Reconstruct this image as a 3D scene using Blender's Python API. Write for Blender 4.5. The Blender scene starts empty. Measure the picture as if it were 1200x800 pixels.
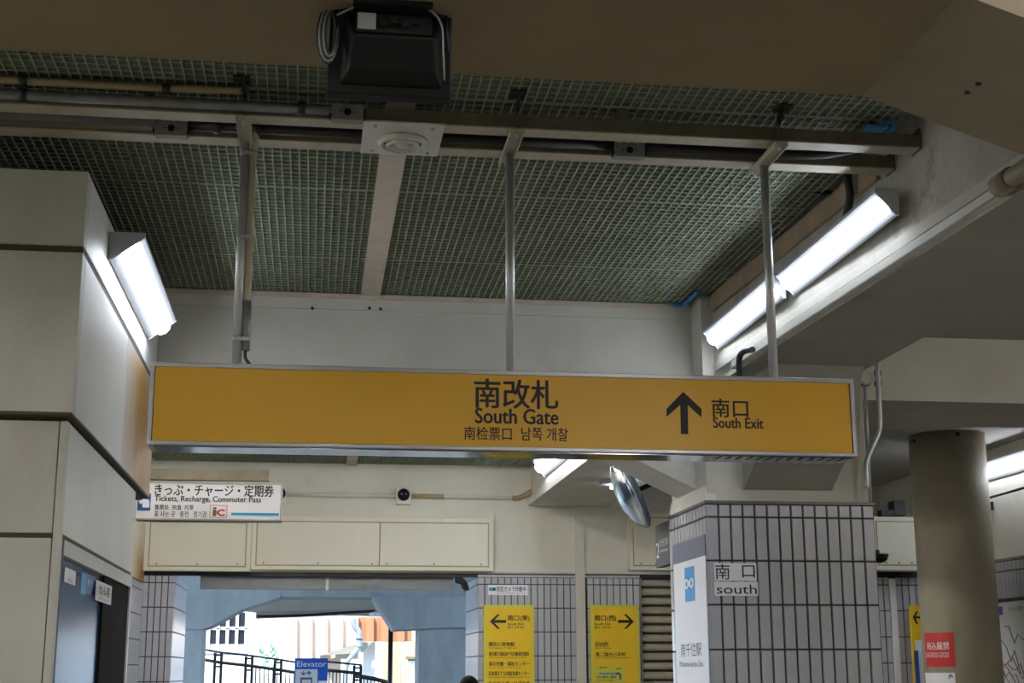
import bpy, bmesh, math, random
from mathutils import Vector, Matrix
random.seed(7)
SC = bpy.context.scene
COL = SC.collection

# ------------------------------------------------------------------ camera
FPX = 1667.0; PITCH = math.radians(13.1); YAW = math.radians(7.92); ROLL = math.radians(0.2); EYE = 1.6
FW = Vector((math.sin(YAW)*math.cos(PITCH), math.cos(YAW)*math.cos(PITCH), math.sin(PITCH)))
R0 = Vector((math.cos(YAW), -math.sin(YAW), 0)); U0 = R0.cross(FW)
RT = R0*math.cos(ROLL) - U0*math.sin(ROLL); UP = U0*math.cos(ROLL) + R0*math.sin(ROLL)
CAMLOC = Vector((0, 0, EYE))
cam = bpy.data.cameras.new('camera'); cam.sensor_width = 36; cam.lens = FPX/1200*36; cam.clip_end = 300
camo = bpy.data.objects.new('camera', cam); COL.objects.link(camo)
camo.matrix_world = Matrix(((RT.x, UP.x, -FW.x, CAMLOC.x), (RT.y, UP.y, -FW.y, CAMLOC.y), (RT.z, UP.z, -FW.z, CAMLOC.z), (0, 0, 0, 1)))
SC.camera = camo
# ------------------------------------------------------------------ world, sun, exposure
w = bpy.data.worlds.new('sky'); SC.world = w; w.use_nodes = True
wb = w.node_tree.nodes['Background']; wb.inputs[0].default_value = (0.62, 0.80, 1.0, 1); wb.inputs[1].default_value = 1.2
sl = bpy.data.lights.new('sun', 'SUN'); sl.energy = 2.6; sl.angle = 0.01; sl.color = (1, .95, .87)
so = bpy.data.objects.new('sun', sl); COL.objects.link(so); so.rotation_euler = Vector((0.45, 0.62, -0.75)).to_track_quat('-Z', 'Y').to_euler()
vs = SC.view_settings; vs.view_transform = 'Standard'; vs.look = 'None'; vs.gamma = 1; vs.use_curve_mapping = False
vs.exposure = 1.75
LAMP_E = 8.5; FILL_E = 18.0

# ------------------------------------------------------------------ measuring helpers: a pixel of the photo to a point on a real plane
def ray(x, y): return FW + RT*((x-600)/FPX) + UP*((400-y)/FPX)
def OY(x, y, Y): d = ray(x, y); return CAMLOC + d*(Y/d.y)
def OX(x, y, X): d = ray(x, y); return CAMLOC + d*(X/d.x)
def OZ(x, y, Z): d = ray(x, y); return CAMLOC + d*((Z-EYE)/d.z)

# ------------------------------------------------------------------ materials
def C(r, g, b):
    f = lambda v: (v/255/12.92) if v/255 <= .04045 else ((v/255+.055)/1.055)**2.4
    return (f(r), f(g), f(b), 1)
MATS = {}
def mat(name, rgb, rough=.6, metal=0, var=.12, scale=5, bump=0, streak=0, dirt=None, dirt_amt=.0, emit=0, alpha=1, spec=.5, bscale=60):
    m = bpy.data.materials.new(name); m.use_nodes = True; MATS[name] = m
    nt = m.node_tree; N = nt.nodes; L = nt.links; b = N['Principled BSDF']
    col = C(*rgb)
    b.inputs['Base Color'].default_value = col; b.inputs['Roughness'].default_value = rough; b.inputs['Metallic'].default_value = metal
    b.inputs['Specular IOR Level'].default_value = spec
    tc = N.new('ShaderNodeTexCoord')
    if var or dirt:
        mp = N.new('ShaderNodeMapping'); L.new(tc.outputs['Object'], mp.inputs[0])
        if streak: mp.inputs['Scale'].default_value = (1, 1, 1/streak)
        n = N.new('ShaderNodeTexNoise'); n.inputs['Scale'].default_value = scale; n.inputs['Detail'].default_value = 6; n.inputs['Roughness'].default_value = .65
        L.new(mp.outputs[0], n.inputs['Vector'])
        r = N.new('ShaderNodeValToRGB'); L.new(n.outputs['Fac'], r.inputs[0])
        lo = tuple(max(0, v*(1-var*1.6)) for v in col[:3])+(1,); hi = tuple(min(1, v*(1+var)) for v in col[:3])+(1,)
        r.color_ramp.elements[0].position = .28; r.color_ramp.elements[1].position = .68
        r.color_ramp.elements[0].color = lo; r.color_ramp.elements[1].color = hi
        out = r.outputs[0]
        if dirt:
            n2 = N.new('ShaderNodeTexNoise'); n2.inputs['Scale'].default_value = scale*.6; n2.inputs['Detail'].default_value = 9; n2.inputs['Roughness'].default_value = .75
            L.new(mp.outputs[0], n2.inputs['Vector'])
            r2 = N.new('ShaderNodeValToRGB'); r2.color_ramp.elements[0].position = .56; r2.color_ramp.elements[1].position = .74
            r2.color_ramp.elements[0].color = (0, 0, 0, 1); r2.color_ramp.elements[1].color = (dirt_amt,)*3+(1,)
            L.new(n2.outputs['Fac'], r2.inputs[0])
            mx = N.new('ShaderNodeMix'); mx.data_type = 'RGBA'; L.new(r2.outputs[0], mx.inputs[0]); L.new(out, mx.inputs[6]); mx.inputs[7].default_value = C(*dirt); out = mx.outputs[2]
        L.new(out, b.inputs['Base Color'])
    if bump:
        nb = N.new('ShaderNodeTexNoise'); nb.inputs['Scale'].default_value = bscale; nb.inputs['Detail'].default_value = 4; L.new(tc.outputs['Object'], nb.inputs['Vector'])
        bp = N.new('ShaderNodeBump'); bp.inputs['Strength'].default_value = bump; bp.inputs['Distance'].default_value = .02; L.new(nb.outputs['Fac'], bp.inputs['Height']); L.new(bp.outputs[0], b.inputs['Normal'])
    if emit:
        b.inputs['Emission Color'].default_value = col; b.inputs['Emission Strength'].default_value = emit
    if alpha < 1: b.inputs['Alpha'].default_value = alpha
    return m
M = MATS
mat('concrete_white', (198, 195, 186), .8, var=.07, scale=1.6, bump=.12, dirt=(120, 108, 88), dirt_amt=.35, bscale=14)
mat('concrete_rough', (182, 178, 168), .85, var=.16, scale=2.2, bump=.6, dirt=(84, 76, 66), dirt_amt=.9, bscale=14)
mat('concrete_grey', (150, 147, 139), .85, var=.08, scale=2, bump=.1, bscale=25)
mat('concrete_brown', (132, 117, 88), .85, var=.07, scale=1.5, bump=.08, dirt=(92, 76, 50), dirt_amt=.3)
mat('concrete_haunch', (132, 121, 102), .85, var=.06, scale=2, bump=.08)
mat('concrete_blue', (140, 150, 158), .85, var=.16, scale=2.2, bump=.15, streak=3)
mat('plaster', (205, 202, 190), .75, var=.04, scale=1.2, bump=.04, dirt=(150, 140, 118), dirt_amt=.3)
mat('cream_panel', (214, 210, 194), .55, var=.04, scale=1.5, dirt=(150, 135, 100), dirt_amt=.25, streak=4)
mat('pillar_panel', (190, 188, 180), .5, var=.05, scale=2.0, dirt=(140, 130, 110), dirt_amt=.2, streak=2)
mat('pillar_side', (206, 205, 200), .45, var=.04, scale=2.0, streak=2)
mat('pillar_gap', (74, 68, 56), .8)
mat('tile', (174, 175, 182), .22, var=.035, scale=8, spec=.5)
mat('grout', (52, 52, 52), .8, var=.05)
mat('tile_trim', (96, 97, 96), .4, metal=.5)
mat('grating', (146, 153, 132), .6, var=.12, scale=1.2, dirt=(120, 100, 70), dirt_amt=.25)
mat('grating_back', (96, 106, 88), .8, var=.12, scale=1.5)
mat('strip_paint', (196, 182, 164), .7, var=.08, scale=6, dirt=(110, 84, 66), dirt_amt=.5)
mat('rail_paint', (176, 168, 146), .5, var=.10, scale=8, dirt=(100, 84, 64), dirt_amt=.35)
mat('rail_web', (108, 101, 84), .6, var=.15, scale=8)
mat('wood', (168, 148, 122), .75, var=.18, scale=3, bump=.2, dirt=(90, 62, 44), dirt_amt=.4)
mat('steel', (190, 192, 196), .38, metal=.55, var=.05, scale=10)
mat('steel_dull', (138, 138, 138), .45, metal=.5, var=.12, scale=12)
mat('alu', (176, 176, 178), .33, metal=.85, var=.04)
mat('sign_under', (150, 150, 155), .12, metal=.9, var=.03)
mat('sign_yellow', (206, 157, 32), .35, var=.02, scale=1)
mat('guide_yellow', (226, 186, 24), .4, var=.03)
mat('guide_frame', (206, 196, 64), .45, var=.03)
mat('ink', (18, 18, 20), .5, var=0)
mat('sign_white', (222, 222, 228), .35, var=.02)
mat('sign_blue', (44, 84, 160), .4, var=.02)
mat('sign_cyan', (42, 150, 196), .4, var=0)
mat('logo_blue', (40, 140, 214), .4, var=0)
mat('band_navy', (88, 92, 116), .45, var=.02)
mat('red', (196, 32, 30), .45, var=.03)
mat('red_ic', (206, 40, 32), .45, var=0)
mat('green_ic', (82, 110, 60), .45, var=0)
mat('elev_blue', (10, 84, 190), .4, var=.02)
mat('dark_sign', (44, 48, 54), .4, var=.05)
mat('black_plastic', (9, 9, 11), .5, var=.1, spec=.25)
mat('black_metal', (22, 22, 24), .5, var=.1, metal=.2)
mat('dark_cable', (34, 36, 42), .5, var=.1)
mat('grey_cable', (132, 134, 136), .5, var=.05)
mat('dark_pipe', (44, 43, 42), .5, metal=.3, var=.15)
mat('beige_pipe', (162, 146, 110), .55, var=.1)
mat('ivory', (206, 204, 196), .45, var=.05, scale=10)
mat('lamp_body', (186, 189, 196), .35, var=.02)
mat('tube', (236, 244, 255), .4, var=0, emit=LAMP_E)
mat('tube_out', (255, 252, 246), .4, var=0, emit=FILL_E)  # glow of the unseen lamps added to brighten the hall
mat('tube_far', (255, 252, 247), .4, var=0, emit=FILL_E*2.2)  # stronger glow for the added lamps over the far bay
mat('mirror', (214, 228, 244), .16, metal=1, var=0)
mat('mirror_back', (96, 110, 128), .35, metal=.3, var=.05)
mat('shutter', (176, 168, 148), .45, var=.06, streak=3)
mat('blue_clip', (70, 140, 196), .5, var=.1)
mat('floor', (128, 126, 120), .4, var=.08, scale=3)
mat('glass', (58, 88, 124), .15, var=0, alpha=.55, spec=.12)
mat('dark_panel', (30, 29, 28), .9, var=.06, spec=.05)
mat('office', (96, 108, 120), .7)
mat('paper', (214, 214, 214), .7, var=.02)
mat('grey_box', (130, 128, 122), .5, var=.05)
mat('column_paint', (152, 143, 124), .6, var=.06, scale=3, bump=.25, dirt=(96, 84, 66), dirt_amt=.35, bscale=22)
mat('column_dark', (132, 121, 98), .6, var=.05, scale=3, bump=.25, bscale=22)
mat('header_steel', (126, 130, 132), .5, metal=.3, var=.06, streak=3)
mat('rust_wall', (214, 196, 180), .8, var=.1, scale=1.2, dirt=(132, 82, 52), dirt_amt=.9, streak=8)
mat('rust_dark', (170, 118, 86), .8, var=.2, scale=1.6, dirt=(110, 62, 38), dirt_amt=.8, streak=8)
mat('house_white', (226, 226, 228), .8, var=.04)
mat('house_tan', (196, 172, 132), .8, var=.06)
mat('window_dark', (36, 42, 52), .15, var=.1)
mat('asphalt', (120, 120, 118), .9, var=.1)
mat('leaf', (140, 172, 146), .7, var=.3, scale=12)
mat('hair', (8, 7, 8), .7, var=.3, scale=40, spec=.1)
mat('skin', (196, 150, 122), .55, var=.04)
mat('jacket', (38, 42, 52), .8, var=.1)
mat('trousers', (30, 30, 34), .85, var=.1)
mat('shoe', (20, 18, 18), .4, var=.05)
mat('map_land', (206, 206, 204), .5, var=.04)
mat('line_red', (176, 72, 60), .5, var=0)
mat('line_blue', (62, 96, 160), .5, var=0)
mat('speaker_dark', (30, 28, 26), .7, var=.1)

def stain_mat(name, base, stain, x0, x1, axis, z0, z1, zflip=False):
    """painted metal with a rust run at one side (wear with a shape of its own)"""
    m = mat(name, base, .5, var=.05, scale=2, streak=2); nt = m.node_tree; N = nt.nodes; L = nt.links; b = N['Principled BSDF']
    src = b.inputs['Base Color'].links[0].from_socket
    g = N.new('ShaderNodeNewGeometry'); s = N.new('ShaderNodeSeparateXYZ'); L.new(g.outputs['Position'], s.inputs[0])
    def rng(o, a, c):
        r = N.new('ShaderNodeMapRange'); r.inputs[1].default_value = a; r.inputs[2].default_value = c; L.new(o, r.inputs[0]); return r.outputs[0]
    tc = N.new('ShaderNodeTexCoord'); mp = N.new('ShaderNodeMapping'); mp.inputs['Scale'].default_value = (6, 6, .6); L.new(g.outputs['Position'], mp.inputs[0])
    n = N.new('ShaderNodeTexNoise'); n.inputs['Scale'].default_value = 1.5; n.inputs['Detail'].default_value = 5; L.new(mp.outputs[0], n.inputs['Vector'])
    a = rng(s.outputs[axis], x0, x1); c = rng(s.outputs[2], z0, z1)
    def mth(op, p, q):
        t = N.new('ShaderNodeMath'); t.operation = op; t.use_clamp = True
        for i, v in enumerate((p, q)):
            if isinstance(v, float): t.inputs[i].default_value = v
            else: L.new(v, t.inputs[i])
        return t.outputs[0]
    f = mth('MULTIPLY', mth('MULTIPLY', a, c), mth('ADD', n.outputs['Fac'], .5))
    mx = N.new('ShaderNodeMix'); mx.data_type = 'RGBA'; L.new(f, mx.inputs[0]); L.new(src, mx.inputs[6]); mx.inputs[7].default_value = C(*stain)
    L.new(mx.outputs[2], b.inputs['Base Color'])
    return m

# ------------------------------------------------------------------ object helpers
def wloc(o):
    v = Vector((0, 0, 0))
    while o is not None: v = v + o.location; o = o.parent
    return v
def tag(o, label=None, cat=None, group=None, kind=None):
    if label: o['label'] = label
    if cat: o['category'] = cat
    if group: o['group'] = group
    if kind: o['kind'] = kind
    return o
def thing(name, label, cat, loc=(0, 0, 0), group=None, kind=None):
    o = bpy.data.objects.new(name, None); COL.objects.link(o); o.location = loc; o.empty_display_size = .1
    return tag(o, label, cat, group, kind)
def link(name, verts, faces, m, parent=None, smooth=False, bevel=0):
    vs_ = [Vector(v) for v in verts]
    lo = Vector([min(v[i] for v in vs_) for i in range(3)]); hi = Vector([max(v[i] for v in vs_) for i in range(3)])
    c = Vector(((lo.x+hi.x)/2, (lo.y+hi.y)/2, lo.z))
    me = bpy.data.meshes.new(name); me.from_pydata([v-c for v in vs_], [], faces)
    bm = bmesh.new(); bm.from_mesh(me); bmesh.ops.recalc_face_normals(bm, faces=bm.faces); bm.to_mesh(me); bm.free()
    if smooth:
        me.polygons.foreach_set('use_smooth', [True]*len(me.polygons))
    me.materials.append(M[m] if isinstance(m, str) else m)
    o = bpy.data.objects.new(name, me); COL.objects.link(o)
    if parent is not None: o.parent = parent; o.location = c - wloc(parent)
    else: o.location = c
    if bevel:
        b = o.modifiers.new('bevel', 'BEVEL'); b.width = bevel; b.segments = 2; b.limit_method = 'ANGLE'
    return o
def boxv(x0, x1, y0, y1, z0, z1):
    return [(x0, y0, z0), (x1, y0, z0), (x1, y1, z0), (x0, y1, z0), (x0, y0, z1), (x1, y0, z1), (x1, y1, z1), (x0, y1, z1)]
BF = [(0, 3, 2, 1), (4, 5, 6, 7), (0, 1, 5, 4), (1, 2, 6, 5), (2, 3, 7, 6), (3, 0, 4, 7)]
def box(name, b, m, parent=None, bevel=0):
    x0, x1, y0, y1, z0, z1 = b
    return link(name, boxv(min(x0, x1), max(x0, x1), min(y0, y1), max(y0, y1), min(z0, z1), max(z0, z1)), BF, m, parent, bevel=bevel)
def hexa(name, v8, m, parent=None, bevel=0): return link(name, v8, BF, m, parent, bevel=bevel)
class MB:
    def __init__(s): s.v = []; s.f = []
    def add(s, v, f): n = len(s.v); s.v += [tuple(p) for p in v]; s.f += [tuple(i+n for i in q) for q in f]
    def box(s, x0, x1, y0, y1, z0, z1): s.add(boxv(min(x0, x1), max(x0, x1), min(y0, y1), max(y0, y1), min(z0, z1), max(z0, z1)), BF)
    def tube(s, pts, r, n=10):
        v, f = tubev(pts, r, n); s.add(v, f)
    def build(s, name, m, parent=None, smooth=False): return link(name, s.v, s.f, m, parent, smooth)
def tubev(pts, r, n=10, cap=True):
    pts = [Vector(p) for p in pts]; v = []; f = []
    up = Vector((0, 0, 1)); prev = None
    for i, p in enumerate(pts):
        d = (pts[min(i+1, len(pts)-1)] - pts[max(i-1, 0)]).normalized()
        if prev is None:
            a = d.cross(up if abs(d.z) < .9 else Vector((1, 0, 0))).normalized()
        else:
            a = (prev - d*prev.dot(d)).normalized()
        prev = a; b = d.cross(a)
        rr = r[i] if isinstance(r, (list, tuple)) else r
        for k in range(n):
            t = 2*math.pi*k/n; v.append(p + a*(rr*math.cos(t)) + b*(rr*math.sin(t)))
    for i in range(len(pts)-1):
        for k in range(n): f.append((i*n+k, i*n+(k+1) % n, (i+1)*n+(k+1) % n, (i+1)*n+k))
    if cap: f.append(tuple(range(n))); f.append(tuple((len(pts)-1)*n+k for k in range(n)))
    return v, f
def tube(name, pts, r, m, parent=None, n=12):
    v, f = tubev(pts, r, n); o = link(name, v, f, m, parent)
    sm = [len(p.vertices) == 4 for p in o.data.polygons]; o.data.polygons.foreach_set('use_smooth', sm)
    return o
def smooth_path(pts, k=5):
    P = [Vector(p) for p in pts]; out = []
    for i in range(len(P)-1):
        p0 = P[max(i-1, 0)]; p1 = P[i]; p2 = P[i+1]; p3 = P[min(i+2, len(P)-1)]
        for j in range(k):
            t = j/k
            out.append(.5*((2*p1) + (p2-p0)*t + (2*p0-5*p1+4*p2-p3)*t*t + (3*p1-p0-3*p2+p3)*t**3))
    out.append(P[-1]); return out
def lathe(name, prof, o, axis, m, parent=None, n=32):
    """profile [(radius, height)] around axis through o"""
    ax = Vector(axis).normalized(); a = ax.orthogonal().normalized(); b = ax.cross(a); o = Vector(o); v = []; f = []
    for r, h in prof:
        for k in range(n):
            t = 2*math.pi*k/n; v.append(o + ax*h + a*(r*math.cos(t)) + b*(r*math.sin(t)))
    for i in range(len(prof)-1):
        for k in range(n): f.append((i*n+k, i*n+(k+1) % n, (i+1)*n+(k+1) % n, (i+1)*n+k))
    f.append(tuple(range(n))); f.append(tuple((len(prof)-1)*n+k for k in range(n)))
    ob = link(name, v, f, m, parent)
    ob.data.polygons.foreach_set('use_smooth', [len(p.vertices) == 4 for p in ob.data.polygons])
    return ob
def prism(name, poly, vec, m, parent=None, bevel=0):
    """polygon (3D points, planar) extruded by vec"""
    n = len(poly); P = [Vector(p) for p in poly]; v = P + [p+Vector(vec) for p in P]
    f = [tuple(range(n)), tuple(range(n, 2*n))] + [(i, (i+1) % n, n+(i+1) % n, n+i) for i in range(n)]
    return link(name, v, f, m, parent, bevel=bevel)
def pxpoly(name, pts, Y, depth, m, parent=None): return prism(name, [OY(x, y, Y) for x, y in pts], (0, depth, 0), m, parent)
def pxbox(name, x0, y0, x1, y1, Y, depth, m, parent=None, bevel=0):
    a = OY(x0, y0, Y); b = OY(x1, y1, Y); return box(name, (a.x, b.x, Y, Y+depth, a.z, b.z), m, parent, bevel)
def text(name, body, o, u, v, m, parent, bold=0.0, th=.0015, fit=True):
    """lettering filling the rectangle o + u + v, raised off the face by th"""
    cu = bpy.data.curves.new('lettering', 'FONT'); cu.body = body; cu.resolution_u = 3
    t = bpy.data.objects.new('lettering', cu); COL.objects.link(t)
    bpy.context.view_layer.update()
    me = bpy.data.meshes.new_from_object(t.evaluated_get(bpy.context.evaluated_depsgraph_get()))
    bpy.data.objects.remove(t); bpy.data.curves.remove(cu)
    xs = [q.co.x for q in me.vertices]; ys = [q.co.y for q in me.vertices]
    x0, x1, y0, y1 = min(xs), max(xs), min(ys), max(ys)
    u = Vector(u); v = Vector(v); o = Vector(o); nrm = u.cross(v).normalized()
    vs_ = [o + u*((q.co.x-x0)/(x1-x0)) + v*((q.co.y-y0)/(y1-y0)) + nrm*th for q in me.vertices]
    fs = [tuple(p.vertices) for p in me.polygons]
    if bold:
        k = bold*v.length/(y1-y0); un = u.normalized(); vn = v.normalized(); b0 = list(vs_); f0 = list(fs); vs_ = []; fs = []
        for i, (du_, dv_) in enumerate(((-1, 0), (1, 0), (0, -.7), (0, .7))):
            n0 = len(vs_); vs_ += [q + un*(du_*k) + vn*(dv_*k) + nrm*(i*.00004) for q in b0]; fs += [tuple(j+n0 for j in p) for p in f0]
    bpy.data.meshes.remove(me)
    # words set wide apart are pieces of their own
    ud = u.normalized(); iv = sorted((min(vs_[j].dot(ud) for j in p), max(vs_[j].dot(ud) for j in p), i) for i, p in enumerate(fs))
    runs = []; hi = None; gap = .25*v.length
    for a_, b_, i in iv:
        if hi is None or a_ > hi+gap: runs.append([])
        runs[-1].append(i); hi = b_ if hi is None else max(hi, b_)
    if parent is None: runs = [list(range(len(fs)))]
    first = None
    for rr in runs:
        used = sorted({j for i in rr for j in fs[i]}); mp2 = {j: k for k, j in enumerate(used)}
        o_ = link(name, [vs_[j] for j in used], [tuple(mp2[j] for j in fs[i]) for i in rr], m, parent)
        first = first or o_
    return first
def ptext(name, body, x0, y0, x1, y1, Y, m, parent, bold=.0, th=.0015):
    a = OY(x0, y1, Y); b = OY(x1, y0, Y)
    return text(name, body, (a.x, Y, a.z), (b.x-a.x, 0, 0), (0, 0, b.z-a.z), m, parent, bold, th)
def copy_obj(o, parent=None, loc=None):
    c = o.copy(); COL.objects.link(c); c.parent = parent
    if loc is not None: c.location = loc
    return c

# ================================================================== structure
ZG = 4.45                       # underside of the ceiling grating
def XR(Y): return 3.15 - (Y-6.8)*.033
fl = box('floor', (-9, 14, -7, 24, -.12, 0), 'floor'); tag(fl, 'grey station concourse floor', kind='structure')
cl = box('ceiling', (-6.2, 3.3, -6.5, 20.2, 4.62, 4.85), 'concrete_grey'); tag(cl, 'concrete slab above the green grating', kind='structure')
wf = box('wall_front', (-6.2, 8.5, -6.8, -6.5, 0, 4.9), 'plaster'); tag(wf, 'plain wall behind the viewer', kind='structure')

# ---- front beam with haunch (nearest, across the top of the view)
fb = box('concrete_beam', (-6.0, 2.04, 4.02, 4.87, 3.75, 4.62), 'concrete_brown'); tag(fb, 'brown concrete beam across the top of the view', kind='structure')
zh = 3.75-.33*(3.3-2.04)
hexa('haunch', [(2.04, 4.02, 3.75), (3.3, 4.02, zh), (3.3, 4.87, zh), (2.04, 4.87, 3.75), (2.04, 4.02, 4.62), (3.3, 4.02, 4.62), (3.3, 4.87, 4.62), (2.04, 4.87, 4.62)], 'concrete_haunch', fb)
for px, py in ((1133, 98), (1146, 88)):
    p = OZ(px, py, 3.60); zz = 3.75-.33*(p.x-2.04)
    p = OZ(px, py, zz); lathe('anchor_hole', [(.011, -.004), (.011, .012)], (p.x, p.y, 3.75-.33*(p.x-2.04)), (0, 0, 1), 'black_plastic', fb, 12)
for px, py in ((843, 50), (862, 51)):
    p = OZ(px, py, 3.75); lathe('filled_hole', [(.014, -.002), (.014, .004)], p, (0, 0, 1), 'column_dark', fb, 12)

# ---- right-hand beam running away from the viewer
def beam_y(name, Y0, Y1, xf, x1, z0, m, label, under=None):
    v = [(xf(Y0), Y0, z0), (x1, Y0, z0), (x1, Y1, z0), (xf(Y1), Y1, z0), (xf(Y0), Y0, 4.62), (x1, Y0, 4.62), (x1, Y1, 4.62), (xf(Y1), Y1, 4.62)]
    o = hexa(name, v, m); o['label'] = label; o['kind'] = 'structure'
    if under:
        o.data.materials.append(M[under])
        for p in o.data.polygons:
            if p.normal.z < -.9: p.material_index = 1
    return o
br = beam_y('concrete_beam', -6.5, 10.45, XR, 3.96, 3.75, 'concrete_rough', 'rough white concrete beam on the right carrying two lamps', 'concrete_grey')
# haunch of that beam down onto the column
prism('haunch', [(3.22, 9.62, 3.76), (3.22, 10.0, 3.18), (3.22, 10.40, 2.95), (3.22, 10.46, 2.95), (3.22, 10.46, 3.76)], (.69, 0, 0), 'concrete_grey', br)
# ledge and wooden batten and duct on the beam face
hexa('batten', [(XR(7.3)-.03, 7.3, 4.32), (XR(7.3), 7.3, 4.32), (XR(10.4), 10.39, 4.32), (XR(10.4)-.03, 10.39, 4.32), (XR(7.3)-.03, 7.3, ZG), (XR(7.3), 7.3, ZG), (XR(10.4), 10.39, ZG), (XR(10.4)-.03, 10.39, ZG)], 'wood', br)
def yrun(name, Y0, Y1, a, b, z0, z1, m, parent):
    """bar along the beam face, from a to b proud of it"""
    return hexa(name, [(XR(Y0)-b, Y0, z0), (XR(Y0)-a, Y0, z0), (XR(Y1)-a, Y1, z0), (XR(Y1)-b, Y1, z0), (XR(Y0)-b, Y0, z1), (XR(Y0)-a, Y0, z1), (XR(Y1)-a, Y1, z1), (XR(Y1)-b, Y1, z1)], m, parent)
yrun('ledge', 4.87, 10.39, 0, .02, 3.845, 3.91, 'concrete_white', br)
du = thing('cable_duct', 'white cable duct along the lower edge of the right beam', 'cable duct', (3.1, 5.95, 3.76))
yrun('duct_body', 5.95, 9.9, 0.001, .045, 3.765, 3.822, 'ivory', du)
yrun('cover_lip', 5.95, 9.9, .0455, .049, 3.765, 3.775, 'steel_dull', du)
pp = thing('drain_pipe', 'stubby brown pipe end under the haunch at the right edge', 'pipe', (3.1, 5.9, 3.77))
tube('pipe', [(3.12, 5.92, 3.80), (3.13, 5.2, 3.79)], .045, 'column_dark', pp, 20)
tube('collar', [(3.12, 5.93, 3.80), (3.12, 5.80, 3.80)], .053, 'column_dark', pp, 20)

# ---- second bay of the right beam
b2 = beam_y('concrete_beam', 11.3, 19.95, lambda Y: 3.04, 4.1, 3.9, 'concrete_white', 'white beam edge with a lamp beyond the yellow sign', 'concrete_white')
box('ledge', (2.99, 3.04, 11.6, 19.9, 3.9, 4.0), 'concrete_white', b2)
# ---- cross beam behind the sign
c1 = box('concrete_beam', (-6.0, 2.95, 10.72, 11.32, 3.42, 4.62), 'concrete_white'); tag(c1, 'white concrete cross beam directly behind the yellow sign', kind='structure')
hexa('haunch', [(2.0, 10.72, 3.42), (2.98, 10.72, 2.96), (2.98, 11.32, 2.96), (2.0, 11.32, 3.42), (2.0, 10.72, 3.6), (2.98, 10.72, 3.6), (2.98, 11.32, 3.6), (2.0, 11.32, 3.6)], 'concrete_white', c1)
box('ledge', (-6, 2.95, 10.70, 10.72, 4.33, 4.43), 'concrete_white', c1)
box('batten', (-1.3, 2.8, 10.68, 10.72, 4.415, 4.449), 'strip_paint', c1)
for px, py in ((366, 361), (433, 361), (446, 362)):
    p = OY(px, py, 10.70); lathe('anchor_hole', [(.012, -.004), (.012, .01)], p, (0, 1, 0), 'black_plastic', c1, 10)
pl = prism('plaster_patch', [OY(780, 356, 10.715), OY(806, 357, 10.715), OY(805, 370, 10.715), OY(792, 372, 10.715), OY(780, 368, 10.715)], (0, -.012, 0), 'concrete_white', c1)
# ---- column of the cross beams (bare concrete above the tiles)
cc = box('concrete_column', (2.935, 4.21, 10.43, 11.5, 0, 4.62), 'concrete_white'); tag(cc, 'white concrete column head where the beams meet', kind='structure')
# ---- beam to the right of the column and the ceiling there
x2 = box('concrete_beam', (4.21, 8.2, 10.72, 11.85, 3.72, 4.25), 'concrete_white'); tag(x2, 'white cross beam to the right of the tiled column', kind='structure')
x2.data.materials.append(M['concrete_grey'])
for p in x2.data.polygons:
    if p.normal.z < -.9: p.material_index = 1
c2 = box('ceiling', (3.965, 8.5, -6.5, 20.2, 4.25, 4.45), 'concrete_grey'); tag(c2, 'lower grey ceiling to the right of the beam', kind='structure')
wr = box('wall_right', (8.2, 8.5, -6.5, 20.2, 0, 4.3), 'plaster'); tag(wr, 'white side wall at the far right', kind='structure')
wl = box('wall_left', (-6.2, -6.0, -6.5, 8.2, 0, 4.62), 'plaster'); tag(wl, 'plain wall out of view on the left', kind='structure')

# ---- ceiling grating panels, one object each
def grating(x0, x1, y0, y1, label, fine=True):
    g = thing('ceiling_grating', label, 'grating', ((x0+x1)/2, (y0+y1)/2, ZG), 'green ceiling grating panels')
    a = MB(); p = .05; t = .008; h = .010; pc = .066
    nx = round((x1-x0)/p); ny = round((y1-y0)/pc)
    for i in range(nx+1):
        x = x0 + (x1-x0)*i/nx; a.box(x-t/2 if i else x, x+t/2 if i < nx else x, y0, y1, ZG, ZG+h)
    a.build('long_bars', 'grating', g)['kind'] = 'stuff'
    b = MB()
    for j in range(ny+1):
        y = y0 + (y1-y0)*j/ny; e = .003 if j in (0, ny) else 0
        b.box(x0, x1, y-t/2-e*(j == ny), y+t/2+e*(j == 0), ZG+.003, ZG+h)
    b.build('cross_bars', 'grating', g)['kind'] = 'stuff'
    box('backing_sheet', (x0, x1, y0, y1, ZG+h+.001, ZG+h+.006), 'grating_back', g)
rows = [(5.30, 6.765, 'nearest the brown beam'), (6.775, 8.245, 'just behind the rails'), (8.255, 9.725, 'third row back'), (9.735, 10.70, 'against the white cross beam')]
for y0, y1, s in rows:
    grating(-3.8, .31, y0, y1, 'green mesh ceiling grating left of the pale strip, '+s)
    grating(.455, 3.02, y0, y1, 'green mesh ceiling grating right of the pale strip, '+s)
grating(-2.2, .42, 18.4, 19.88, 'far green mesh grating seen low under the sign, left half')
grating(.56, 3.0, 18.4, 19.88, 'far green mesh grating seen low under the sign, right half')
st = box('trim_1', (.31, .455, 4.9, 10.71, ZG-.012, ZG+.03), 'strip_paint'); tag(st, 'pale painted strip between the ceiling gratings', kind='structure')
st = box('trim_2', (.42, .56, 18.3, 19.88, ZG-.03, ZG+.03), 'strip_paint'); tag(st, 'pale strip between the far gratings', kind='structure')

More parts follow.
